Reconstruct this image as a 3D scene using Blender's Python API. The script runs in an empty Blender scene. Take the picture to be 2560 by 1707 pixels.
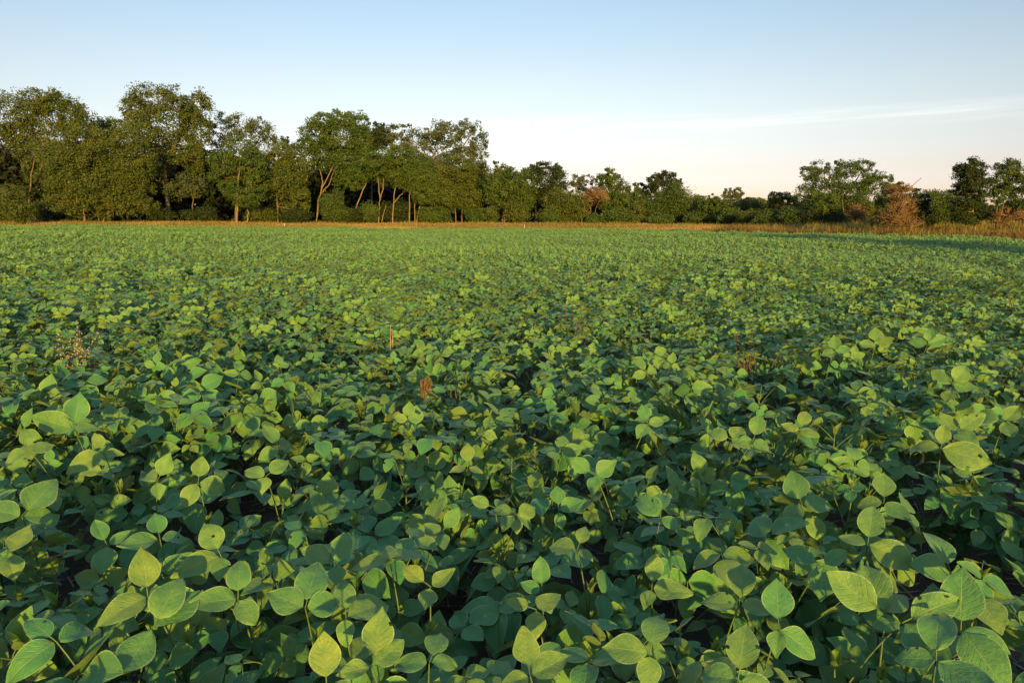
import bpy, math
import numpy as np
from mathutils import Vector, Matrix

# ------------------------------------------------------------------ basics
SC = bpy.context.scene
COL = SC.collection
PI = math.pi
RNG = np.random.default_rng(11)
R = math.radians

CAM_H = 1.55
F = 1707.0                      # focal length in pixels of the 2560 px wide photograph
PITCH, ROLL = R(10.2), R(0.22)
SUN_EL, SUN_AZ = R(7.5), R(170.0)   # azimuth measured from +Y towards +X

_f = np.array([0, math.cos(PITCH), -math.sin(PITCH)])
_r0 = np.array([1.0, 0, 0])
_u0 = np.array([0, math.sin(PITCH), math.cos(PITCH)])
_r = _r0 * math.cos(ROLL) + _u0 * math.sin(ROLL)
_u = _u0 * math.cos(ROLL) - _r0 * math.sin(ROLL)
CAM = np.array([0, 0, CAM_H])


def ray(px, py):
    return _f + _r * (px - 1280) / F - _u * (py - 853.5) / F


def at(px, py, Y):
    d = ray(px, py)
    return CAM + d * (Y / d[1])


def on_plane(px, py, z):
    d = ray(px, py)
    return CAM + d * ((z - CAM_H) / d[2])


def project(p):
    q = np.asarray(p, float) - CAM
    dz = q @ _f
    return 1280 + F * (q @ _r) / dz, 853.5 - F * (q @ _u) / dz, dz


def sstep(a, b, x):
    t = np.clip((x - a) / (b - a), 0, 1)
    return t * t * (3 - 2 * t)


def vnoise(x, y, seed=0):
    """smooth value noise, vectorised"""
    x = np.asarray(x, float); y = np.asarray(y, float)
    xi, yi = np.floor(x).astype(np.int64), np.floor(y).astype(np.int64)
    fx, fy = x - xi, y - yi
    fx, fy = fx * fx * (3 - 2 * fx), fy * fy * (3 - 2 * fy)

    def h(a, b):
        n = (a * 374761393 + b * 668265263 + seed * 1442695041) & 0x7fffffff
        n = ((n ^ (n >> 13)) * 1274126177) & 0x7fffffff
        return ((n ^ (n >> 16)) & 0xffff) / 65535.0
    return (h(xi, yi) * (1 - fx) + h(xi + 1, yi) * fx) * (1 - fy) + (h(xi, yi + 1) * (1 - fx) + h(xi + 1, yi + 1) * fx) * fy


# ------------------------------------------------------------------ field edge and terrain
EDGE = np.array([(-400, 86), (-120, 80), (-58.5, 78), (-28.5, 76), (0, 72), (9, 71), (16.5, 67), (18.6, 56), (21, 50.5),
                 (25.7, 43), (28.2, 37), (31, 25), (33, 5), (36, -60), (40, -200)], float)
POLY = np.vstack([EDGE, [(-400, -200)]])


def edge_distance(x, y):
    """signed distance to the field edge, positive outside the crop"""
    x = np.asarray(x, float).ravel(); y = np.asarray(y, float).ravel()
    best = np.full(x.shape, 1e9)
    for a, b in zip(EDGE[:-1], EDGE[1:]):
        d = b - a
        t = np.clip(((x - a[0]) * d[0] + (y - a[1]) * d[1]) / (d @ d), 0, 1)
        best = np.minimum(best, np.hypot(x - a[0] - t * d[0], y - a[1] - t * d[1]))
    ins = np.zeros(x.shape, bool)
    n = len(POLY)
    for i in range(n):
        a, b = POLY[i], POLY[(i + 1) % n]
        c = (a[1] > y) != (b[1] > y)
        with np.errstate(divide='ignore', invalid='ignore'):
            xx = (b[0] - a[0]) * (y - a[1]) / (b[1] - a[1]) + a[0]
        ins ^= c & (x < xx)
    return np.where(ins, -best, best)


def ground_z(x, y):
    x = np.asarray(x, float); y = np.asarray(y, float)
    d = edge_distance(x, y).reshape(x.shape)
    return 0.62 * sstep(0.3, 15, d) + 0.25 * (vnoise(x * .05, y * .05, 3) - .5) * sstep(0, 10, d)


def gz(x, y):
    return float(ground_z(np.array([x]), np.array([y]))[0])


# ------------------------------------------------------------------ materials
def new_mat(name):
    m = bpy.data.materials.new(name)
    m.use_nodes = True
    nt = m.node_tree
    nt.nodes.clear()
    out = nt.nodes.new('ShaderNodeOutputMaterial')
    return m, nt, out


class NT:
    def __init__(s, nt):
        s.nt = nt

    def n(s, kind, **kw):
        nd = s.nt.nodes.new(kind)
        for k, v in kw.items():
            setattr(nd, k, v)
        return nd

    def link(s, a, b):
        s.nt.links.new(a, b)

    def val(s, sock, v):
        if hasattr(v, 'is_linked') or hasattr(v, 'links'):
            s.link(v, sock)
        else:
            sock.default_value = v

    def math(s, op, a, b=0.0, c=None, clamp=False):
        nd = s.n('ShaderNodeMath', operation=op, use_clamp=clamp)
        s.val(nd.inputs[0], a)
        s.val(nd.inputs[1], b)
        if c is not None:
            s.val(nd.inputs[2], c)
        return nd.outputs[0]

    def mix(s, f, a, b, mode='MIX'):
        nd = s.n('ShaderNodeMix', data_type='RGBA', blend_type=mode)
        s.val(nd.inputs[0], f)
        s.val(nd.inputs[6], a if not isinstance(a, tuple) else (*a, 1)[:4])
        s.val(nd.inputs[7], b if not isinstance(b, tuple) else (*b, 1)[:4])
        return nd.outputs[2]

    def smooth(s, x, a, b, lo=0.0, hi=1.0):
        nd = s.n('ShaderNodeMapRange', interpolation_type='SMOOTHSTEP')
        s.val(nd.inputs[0], x)
        for i, v in zip((1, 2, 3, 4), (a, b, lo, hi)):
            nd.inputs[i].default_value = v
        return nd.outputs[0]

    def attr(s, name):
        nd = s.n('ShaderNodeAttribute', attribute_name=name)
        return nd.outputs['Fac']

    def noise(s, vec, scale, detail=3, rough=.5):
        nd = s.n('ShaderNodeTexNoise')
        if vec is not None:
            s.link(vec, nd.inputs['Vector'])
        nd.inputs['Scale'].default_value = scale
        nd.inputs['Detail'].default_value = detail
        nd.inputs['Roughness'].default_value = rough
        return nd.outputs[0]


def crop_leaf_material(name, ca, cb, trans=(0.30, 0.36, 0.03), tw=0.3):
    m, nt, out = new_mat(name)
    k = NT(nt)
    tint = k.attr('tint')
    uv = k.n('ShaderNodeUVMap').outputs[0]
    sp = k.n('ShaderNodeSeparateXYZ')
    k.link(uv, sp.inputs[0])
    u, v = sp.outputs[0], sp.outputs[1]
    au = k.math('ABSOLUTE', k.math('MULTIPLY_ADD', u, 2.0, -1.0))       # 0 at the midrib, 1 at the rim
    geo = k.n('ShaderNodeNewGeometry')
    tc = k.n('ShaderNodeTexCoord').outputs['Object']
    blot = k.noise(tc, 34, 4)
    fine = k.noise(tc, 75, 4, .6)
    base = k.mix(tint, ca, cb)
    base = k.mix(k.smooth(blot, .35, .7, 0, .55), base, (ca[0] * .8, ca[1] * .72, ca[2] * .75))
    # side veins
    ph = k.math('SUBTRACT', k.math('MULTIPLY', v, 7.5), k.math('MULTIPLY', au, 2.1))
    fr = k.math('ABSOLUTE', k.math('SUBTRACT', k.math('FRACT', ph), .5))
    vein = k.smooth(fr, .38, .5, 0, 1)
    mid = k.smooth(au, .0, .055, 1, 0)
    rim = k.smooth(au, .90, .985, 0, 1)
    veins = k.math('MAXIMUM', k.math('MULTIPLY', vein, .05), k.math('MULTIPLY', mid, .75))
    base = k.mix(veins, base, (0.16, 0.25, 0.085))
    base = k.mix(k.math('MULTIPLY', rim, .6), base, (0.26, 0.35, 0.17))
    # a few insect spots and scorched flecks
    spot = k.smooth(k.noise(tc, 46, 1), .74, .78)
    base = k.mix(k.math('MULTIPLY', spot, .7), base, (.10, .085, .03))
    under = k.mix(.6, base, (0.12, 0.17, 0.075))
    base = k.mix(geo.outputs['Backfacing'], base, under)
    b = k.n('ShaderNodeBsdfPrincipled')
    k.link(base, b.inputs['Base Color'])
    b.inputs['Roughness'].default_value = .55
    b.inputs['Specular IOR Level'].default_value = .35
    b.inputs['Sheen Weight'].default_value = .06
    b.inputs['Sheen Roughness'].default_value = .45
    bump = k.n('ShaderNodeBump')
    bump.inputs['Strength'].default_value = .55
    bump.inputs['Distance'].default_value = .004
    hgt = k.math('ADD', k.math('MULTIPLY', k.math('MAXIMUM', vein, mid), -.3), k.math('MULTIPLY', fine, 1.6))
    k.link(hgt, bump.inputs['Height'])
    k.link(bump.outputs[0], b.inputs['Normal'])
    t = k.n('ShaderNodeBsdfTranslucent')
    k.link(k.mix(veins, (*trans, 1), (trans[0] * .7, trans[1] * .7, trans[2])), t.inputs[0])
    mx = k.n('ShaderNodeMixShader')
    mx.inputs[0].default_value = tw
    k.link(b.outputs[0], mx.inputs[1])
    k.link(t.outputs[0], mx.inputs[2])
    k.link(mx.outputs[0], out.inputs[0])
    return m


def foliage_material(name, ca, cb, trans, tw=.25, rough=.6):
    m, nt, out = new_mat(name)
    k = NT(nt)
    base = k.mix(k.attr('tint'), ca, cb)
    b = k.n('ShaderNodeBsdfPrincipled')
    k.link(base, b.inputs['Base Color'])
    b.inputs['Roughness'].default_value = rough
    b.inputs['Specular IOR Level'].default_value = .25
    t = k.n('ShaderNodeBsdfTranslucent')
    t.inputs[0].default_value = (*trans, 1)
    mx = k.n('ShaderNodeMixShader')
    mx.inputs[0].default_value = tw
    k.link(b.outputs[0], mx.inputs[1])
    k.link(t.outputs[0], mx.inputs[2])
    k.link(mx.outputs[0], out.inputs[0])
    return m


def bark_material(name, ca, cb, scale=6.0):
    m, nt, out = new_mat(name)
    k = NT(nt)
    tc = k.n('ShaderNodeTexCoord').outputs['Object']
    mp = k.n('ShaderNodeMapping')
    k.link(tc, mp.inputs[0])
    mp.inputs['Scale'].default_value = (scale, scale, scale * .25)
    nz = k.noise(mp.outputs[0], 1.5, 5, .65)
    b = k.n('ShaderNodeBsdfPrincipled')
    k.link(k.mix(k.smooth(nz, .3, .7), ca, cb), b.inputs['Base Color'])
    b.inputs['Roughness'].default_value = .85
    bp = k.n('ShaderNodeBump')
    bp.inputs['Strength'].default_value = .6
    bp.inputs['Distance'].default_value = .02
    k.link(nz, bp.inputs['Height'])
    k.link(bp.outputs[0], b.inputs['Normal'])
    k.link(b.outputs[0], out.inputs[0])
    return m


def simple_material(name, ca, cb, rough=.7, scale=30):
    m, nt, out = new_mat(name)
    k = NT(nt)
    tc = k.n('ShaderNodeTexCoord').outputs['Object']
    b = k.n('ShaderNodeBsdfPrincipled')
    k.link(k.mix(k.smooth(k.noise(tc, scale, 4), .3, .7), ca, cb), b.inputs['Base Color'])
    b.inputs['Roughness'].default_value = rough
    k.link(b.outputs[0], out.inputs[0])
    return m


M = {}
M['leaf'] = crop_leaf_material('soybean_leaf', (0.047, 0.188, 0.062), (0.180, 0.232, 0.026), tw=.2)
M['young'] = crop_leaf_material('young_soybean_leaf', (0.085, 0.19, 0.03), (0.13, 0.22, 0.03), (.35, .45, .03), .35)
M['stem'] = simple_material('soybean_stem', (.05, .11, .035), (.095, .14, .05), .6, 40)
M['olive'] = foliage_material('olive_foliage', (.034, .058, .012), (.080, .104, .022), (.07, .09, .012))
M['green'] = foliage_material('green_foliage', (.026, .056, .013), (.064, .104, .021), (.07, .10, .012))
M['dark'] = foliage_material('dark_foliage', (0.0130, 0.0274, 0.0086), (0.0288, 0.0475, 0.0130), (.04, .06, .01))
M['pale'] = foliage_material('pale_foliage', (0.0400, 0.0592, 0.0240), (0.0760, 0.0976, 0.0384), (.10, .11, .03))
M['deep_shade'] = foliage_material('shade_dark_wood_foliage', (.008, .014, .005), (.020, .028, .009), (.01, .015, .004), .1)  # leaf colour darkened to stand for the shade deep between the trees
M['twig'] = simple_material('dry_reddish_twig', (.12, .070, .036), (.20, .118, .058), .85, 20)
M['rust'] = foliage_material('rusty_dead_foliage', (.080, .052, .022), (.150, .092, .042), (.12, .06, .02), .12)
M['tan'] = foliage_material('dry_grass_blade', (.15, .135, .05), (.36, .225, .10), (.2, .13, .05), .2)
M['weed'] = foliage_material('weed_blade', (.085, .105, .024), (.24, .17, .05), (.15, .13, .03), .2)
M['bark'] = bark_material('grey_brown_bark', (0.0560, 0.0416, 0.0280), (0.1120, 0.0840, 0.0560))
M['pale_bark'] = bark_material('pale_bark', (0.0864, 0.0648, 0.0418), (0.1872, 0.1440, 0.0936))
M['dead_stem'] = simple_material('dead_weed_stem', (.052, .034, .023), (.105, .070, .045), .8, 60)
M['dead_leaf'] = simple_material('dead_weed_leaf', (.052, .026, .015), (.125, .058, .026), .8, 40)
M['seed'] = simple_material('dry_seed_head', (.16, .14, .11), (.30, .265, .215), .9, 80)
M['white'] = simple_material('weathered_white_paint', (.42, .40, .36), (.62, .60, .55), .6, 12)
M['straw'] = simple_material('straw', (.16, .125, .085), (.32, .26, .18), .85, 20)
M['blade'] = foliage_material('green_grass_blade', (.07, .15, .025), (.12, .21, .03), (.25, .35, .03), .3)


def ground_material():
    m, nt, out = new_mat('ground_soil')
    k = NT(nt)
    tc = k.n('ShaderNodeTexCoord').outputs['Object']
    n1 = k.noise(tc, 3.0, 6, .65)
    n2 = k.noise(tc, 45, 4, .6)
    soil = k.mix(k.smooth(n1, .3, .7), (.055, .040, .030), (.115, .085, .062))
    soil = k.mix(k.smooth(n2, .55, .75, 0, .6), soil, (.17, .13, .095))
    g1 = k.noise(tc, .35, 5, .6)
    grass = k.mix(k.smooth(g1, .35, .65), (.20, .14, .06), (.10, .095, .035))
    base = k.mix(k.attr('outside'), soil, grass)
    b = k.n('ShaderNodeBsdfPrincipled')
    k.link(base, b.inputs['Base Color'])
    b.inputs['Roughness'].default_value = .95
    b.inputs['Specular IOR Level'].default_value = .1
    bp = k.n('ShaderNodeBump')
    bp.inputs['Strength'].default_value = .8
    bp.inputs['Distance'].default_value = .02
    k.link(n2, bp.inputs['Height'])
    k.link(bp.outputs[0], b.inputs['Normal'])
    k.link(b.outputs[0], out.inputs[0])
    return m


M['ground'] = ground_material()


# ------------------------------------------------------------------ mesh helpers
class MB:
    """collects quads and tubes (vertices, faces, uv, tint, material index)"""
    def __init__(s):
        s.V, s.Q, s.UV, s.T, s.MI, s.n = [], [], [], [], [], 0

    def add(s, v, q, uv=None, tint=.5, mi=0):
        v = np.asarray(v, float).reshape(-1, 3)
        q = np.asarray(q, int).reshape(-1, 4)
        s.V.append(v)
        s.Q.append(q + s.n)
        s.UV.append(np.full((len(v), 2), .3) if uv is None else uv)
        s.T.append(np.broadcast_to(np.asarray(tint, float), (len(v),)))
        s.MI.append(np.full(len(q), mi))
        s.n += len(v)

    def merge(s, other, mat=None, tint_add=0.0):
        for v, q, uv, t, mi in zip(*other.arrays_split()):
            vv = v if mat is None else v @ mat[:3, :3].T + mat[:3, 3]
            s.V.append(vv)
            s.Q.append(q + s.n)
            s.UV.append(uv)
            s.T.append(np.clip(t + tint_add, 0, 1))
            s.MI.append(mi)
            s.n += len(v)

    def arrays_split(s):
        v = np.concatenate(s.V); q = np.concatenate(s.Q)
        return [v], [q], [np.concatenate(s.UV)], [np.concatenate(s.T)], [np.concatenate(s.MI)]

    def tube(s, pts, rad, sides=5, tint=.5, mi=0):
        pts = np.asarray(pts, float)
        n = len(pts)
        rad = np.broadcast_to(np.asarray(rad, float), (n,))
        tan = np.gradient(pts, axis=0)
        tan /= np.linalg.norm(tan, axis=1)[:, None] + 1e-9
        ref = np.array([.31, .95, .12]) if abs(tan[0][1]) < .8 else np.array([1.0, .1, 0])
        a = np.cross(tan, ref)
        a /= np.linalg.norm(a, axis=1)[:, None] + 1e-9
        b = np.cross(tan, a)
        th = np.arange(sides) * 2 * PI / sides
        ring = pts[:, None] + rad[:, None, None] * (a[:, None] * np.cos(th)[None, :, None] + b[:, None] * np.sin(th)[None, :, None])
        idx = np.arange(n * sides).reshape(n, sides)
        q = np.stack([idx[:-1], np.roll(idx[:-1], -1, 1), np.roll(idx[1:], -1, 1), idx[1:]], -1).reshape(-1, 4)
        s.add(ring.reshape(-1, 3), q, None, tint, mi)

    def mesh(s, name, mats, smooth=True):
        me = bpy.data.meshes.new(name)
        if not s.V:
            return me
        v = np.concatenate(s.V).astype(np.float32)
        q = np.concatenate(s.Q).astype(np.int32)
        uv = np.concatenate(s.UV).astype(np.float32)
        t = np.concatenate(s.T).astype(np.float32)
        mi = np.concatenate(s.MI).astype(np.int32)
        me.vertices.add(len(v))
        me.vertices.foreach_set('co', v.ravel())
        me.loops.add(q.size)
        me.loops.foreach_set('vertex_index', q.ravel())
        me.polygons.add(len(q))
        me.polygons.foreach_set('loop_start', np.arange(0, q.size, 4, dtype=np.int32))
        me.polygons.foreach_set('material_index', mi)
        me.polygons.foreach_set('use_smooth', np.full(len(q), smooth))
        ul = me.uv_layers.new(name='UVMap')
        ul.data.foreach_set('uv', uv[q.ravel()].ravel())
        at_ = me.attributes.new('tint', 'FLOAT', 'POINT')
        at_.data.foreach_set('value', t)
        for m in mats:
            me.materials.append(m)
        me.update(calc_edges=True)
        return me


def link(name, me, parent=None, loc=None):
    o = bpy.data.objects.new(name, me)
    COL.objects.link(o)
    if parent is not None:
        o.parent = parent
    if loc is not None:
        o.location = [float(c) for c in loc]
    return o


def tag(o, label=None, cat=None, group=None, kind=None):
    for k_, v_ in (('label', label), ('category', cat), ('group', group), ('kind', kind)):
        if v_:
            o[k_] = v_
    return o


def thing(name, label, cat, loc, group=None):
    o = bpy.data.objects.new(name, None)
    o.empty_display_size = .2
    COL.objects.link(o)
    o.location = [float(c) for c in loc]
    return tag(o, label, cat, group)


def rot(ax, a):
    c, s_ = math.cos(a), math.sin(a)
    if ax == 'x':
        m = [[1, 0, 0], [0, c, -s_], [0, s_, c]]
    elif ax == 'y':
        m = [[c, 0, s_], [0, 1, 0], [-s_, 0, c]]
    else:
        m = [[c, -s_, 0], [s_, c, 0], [0, 0, 1]]
    return np.array(m)


# ------------------------------------------------------------------ soybean leaves
def leaflet(L, W, fold, curl, ripple, rg, nu=4, nv=7):
    """one leaflet: base at the origin, tip along +Y, upper face +Z"""
    v = np.linspace(0, 1, nv + 1)
    u = np.linspace(-1, 1, nu + 1)
    sh = np.sin(PI * np.clip(v, 0, 1) ** rg.uniform(.70, .90)) ** rg.uniform(.78, 1.02)
    sh = sh * (1 - .12 * v)
    sh[0], sh[-1] = .05, .03
    ang = curl * v
    ds = L / nv
    cy = np.concatenate([[0], np.cumsum(np.cos(ang[1:]) * ds)])
    cz = np.concatenate([[0], np.cumsum(np.sin(ang[1:]) * ds)])
    ny, nz = -np.sin(ang), np.cos(ang)
    X = u[None, :] * (W / 2) * sh[:, None]
    H = fold * np.abs(X)
    ph = rg.uniform(0, 6.28, 3)
    H = H + ripple * L * (np.sin(5 * v[:, None] + 2.2 * u[None, :] + ph[0]) * .5 + np.sin(9 * v[:, None] - 3 * u[None, :] + ph[1]) * .3) * (.25 + np.abs(u)[None, :])
    X = X + L * rg.uniform(.008, .03) * np.sin(rg.uniform(5, 9) * v[:, None] + ph[2]) * np.sign(u)[None, :] * (np.abs(u)[None, :] > .9)
    Y = cy[:, None] + H * ny[:, None]
    Z = cz[:, None] + H * nz[:, None]
    P = np.stack([X, Y, Z], -1).reshape(-1, 3)
    UV = np.stack(np.broadcast_arrays(.5 + .5 * u[None, :], v[:, None]), -1).reshape(-1, 2)
    idx = np.arange((nv + 1) * (nu + 1)).reshape(nv + 1, nu + 1)
    q = np.stack([idx[:-1, :-1], idx[:-1, 1:], idx[1:, 1:], idx[1:, :-1]], -1).reshape(-1, 4)
    if nu >= 6 and rg.uniform() < .13:          # insect bites
        kill = rg.integers(0, len(q), int(rg.integers(1, 3)))
        edge_ = int(rg.integers(2, nv - 1)) * nu + int(rg.choice([0, nu - 1]))
        q = np.delete(q, np.unique(np.append(kill[:1], edge_)), 0)
    return P, q, UV


def trifoliate(mb, rg, pet_len, pet_ang, elev, size, nu=4, nv=7, tint=None, sides=4, lift=None):
    """leaf whose petiole starts at the origin and leaves along +Y; pet_ang from the vertical, elev = elevation of the blade's axis"""
    n = 6 if sides > 3 else 3
    t = np.linspace(0, 1, n)
    a = pet_ang * (.75 + .35 * t)
    st = pet_len / (n - 1)
    py = np.concatenate([[0], np.cumsum(np.sin(a[1:]) * st)])
    pz = np.concatenate([[0], np.cumsum(np.cos(a[1:]) * st)])
    pts = np.stack([np.zeros(n), py, pz], -1)
    if sides:
        mb.tube(pts, np.linspace(.0026, .0015, n) * (size / .1), sides, .5, 1)
    P = pts[-1]
    B = rot('z', rg.normal(0, .25)) @ rot('x', elev) @ rot('y', rg.normal(0, .22))
    tn = rg.uniform(.0, .75) if tint is None else tint
    plen = .028 * size / .1
    if sides:
        mb.tube(np.array([P, P + B @ np.array([0, plen * .5, .001]), P + B @ np.array([0, plen, 0])]), .0013 * (size / .1), sides, .5, 1)
    lf = rg.normal(-.02, .2) if lift is None else lift
    for az, off, sc, dr in ((0, plen * .8, 1.06, rg.normal(.05, .16)), (R(rg.uniform(72, 96)), .004, .97, lf + rg.normal(0, .1)), (-R(rg.uniform(72, 96)), .004, .97, lf + rg.normal(0, .1))):
        L = size * sc * rg.uniform(.9, 1.1)
        v, q, uv = leaflet(L, L * rg.uniform(.66, .82), rg.uniform(.05, .34), rg.normal(-.32, .32), rg.uniform(.012, .045), rg, nu, nv)
        T = B @ rot('z', az)
        v = v @ (T @ rot('x', dr) @ rot('y', rg.normal(0, .12))).T + P + T @ np.array([0, off, 0])
        mb.add(v, q, uv, np.clip(tn + rg.normal(0, .08), 0, 1), 0)


LEAF_CLASSES = {'flat': (-15, 22), 'droop': (-65, -28), 'raised': (28, 68)}
LEAVES = {}          # class -> list of dict(mesh, spec)


def leaf_spec(cls, rg):
    lo, hi = LEAF_CLASSES[cls]
    return dict(seed=int(rg.integers(1 << 30)), pet_len=rg.uniform(.12, .21), pet_ang=R(rg.uniform(28, 58)), elev=R(rg.uniform(lo, hi)),
                size=rg.uniform(.078, .104), tint=rg.uniform(.0, .55))


def build_leaf(spec, nu=6, nv=9, sides=4, mb=None):
    mb = mb or MB()
    rg = np.random.default_rng(spec['seed'])
    trifoliate(mb, rg, spec['pet_len'], spec['pet_ang'], spec['elev'], spec['size'], nu, nv, spec['tint'], sides)
    return mb


for cls in LEAF_CLASSES:
    LEAVES[cls] = []
    for i in range(12):
        sp = leaf_spec(cls, RNG)
        LEAVES[cls].append((sp, build_leaf(sp).mesh('soybean_leaf_' + cls, [M['leaf'], M['stem']])))


def bud_mb(rg, nu=2, nv=5):
    mb = MB()
    for j in range(5):
        L = rg.uniform(.025, .06)
        v, q, uv = leaflet(L, L * .5, rg.uniform(.3, .9), rg.normal(.1, .3), .01, rg, nu, nv)
        T = rot('z', j * 1.4 + rg.uniform(-.3, .3)) @ rot('x', R(rg.uniform(35, 78)))
        mb.add(v @ T.T + np.array([0, 0, .01]), q, uv, rg.uniform(.2, 1), 0)
    mb.tube(np.array([[0, 0, -.02], [0, 0, .0], [.001, 0, .02]]), .0015, 4, .5, 1)
    return mb


BUDS = [bud_mb(np.random.default_rng(900 + i)).mesh('soybean_shoot', [M['young'], M['stem']]) for i in range(4)]


def stem_mb(H, rg, sides=6):
    n = 6
    z = np.linspace(-.02, H, n)
    bx, by = rg.normal(0, .03, 2)
    t = np.linspace(0, 1, n)
    pts = np.stack([bx * t ** 1.5 + rg.normal(0, .002, n), by * t ** 1.5 + rg.normal(0, .002, n), z], -1)
    mb = MB()
    mb.tube(pts, np.linspace(.0045, .0022, n), sides, .5, 0)
    return mb, pts


STEMS = []
for i in range(6):
    Hs = .36 + .018 * i
    mb, pts = stem_mb(Hs, RNG)
    STEMS.append((mb.mesh('soybean_stem', [M['stem']]), pts, Hs))


def pick_class(az, rg, p_f=.40):
    """az: world azimuth the petiole points to (angle from +X). Blades tend to turn their face to the low sun."""
    s_ = math.sin(az)                      # +1 away from the camera, -1 towards it
    p_r = (.5 + .46 * s_) * (1 - p_f)
    p_d = (.5 - .46 * s_) * (1 - p_f)
    return rg.choice(['flat', 'raised', 'droop'], p=np.array([p_f, p_r, p_d]) / (p_f + p_r + p_d))


def plant_plan(rg):
    """stem index and a list of (class, leaf index, node point parameter, azimuth, scale, tilt)"""
    si = int(rg.integers(len(STEMS)))
    n = int(rg.integers(9, 13))
    a0 = rg.uniform(0, 2 * PI)
    out = []
    for i in range(n):
        t = .22 + .75 * i / (n - 1)
        az = a0 + i * PI * .87 + rg.normal(0, .35)
        sc = (.78 + .3 * math.sin(PI * min(1, t * .9))) * rg.uniform(.9, 1.1)
        if i >= n - 2:
            sc *= rg.uniform(.6, .9)
        out.append((None, int(rg.integers(12)), t, az, sc, rg.normal(0, .12)))
    return si, out


def stem_point(pts, t):
    f_ = t * (len(pts) - 1)
    i = min(int(f_), len(pts) - 2)
    return pts[i] + (pts[i + 1] - pts[i]) * (f_ - i)


def leaf_matrix(pts, t, az, sc, tilt):
    m = np.eye(4)
    m[:3, :3] = rot('z', az - PI / 2) @ rot('x', tilt) * sc
    m[:3, 3] = stem_point(pts, t)
    return m


# ------------------------------------------------------------------ where the soybeans stand
ROW_DIR = np.array([math.cos(R(7)), math.sin(R(7))])
ROW_NRM = np.array([-ROW_DIR[1], ROW_DIR[0]])


def field_points(y0, y1, margin, spacing_row, spacing, seed):
    rg = np.random.default_rng(seed)
    Rm = y1 + 12
    ns = np.arange(-Rm, Rm + 10, spacing_row)
    ts = np.arange(-Rm, Rm, spacing)
    tt, nn = np.meshgrid(ts, ns)
    tt = tt + rg.uniform(-.5, .5, tt.shape) * spacing * .9
    nn = nn + rg.normal(0, .05, nn.shape)
    x = (tt * ROW_DIR[0] + nn * ROW_NRM[0]).ravel()
    y = (tt * ROW_DIR[1] + nn * ROW_NRM[1]).ravel()
    k = (y > y0) & (y <= y1) & (np.abs(x) < np.maximum(y, 0) * .78 + margin)
    x, y = x[k], y[k]
    k = edge_distance(x, y) < -.35
    return x[k], y[k]


def height_factor(x, y):
    return .80 + .26 * vnoise(x * .8, y * .8, 5) + .30 * vnoise(x * .22, y * .3, 6)



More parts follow.
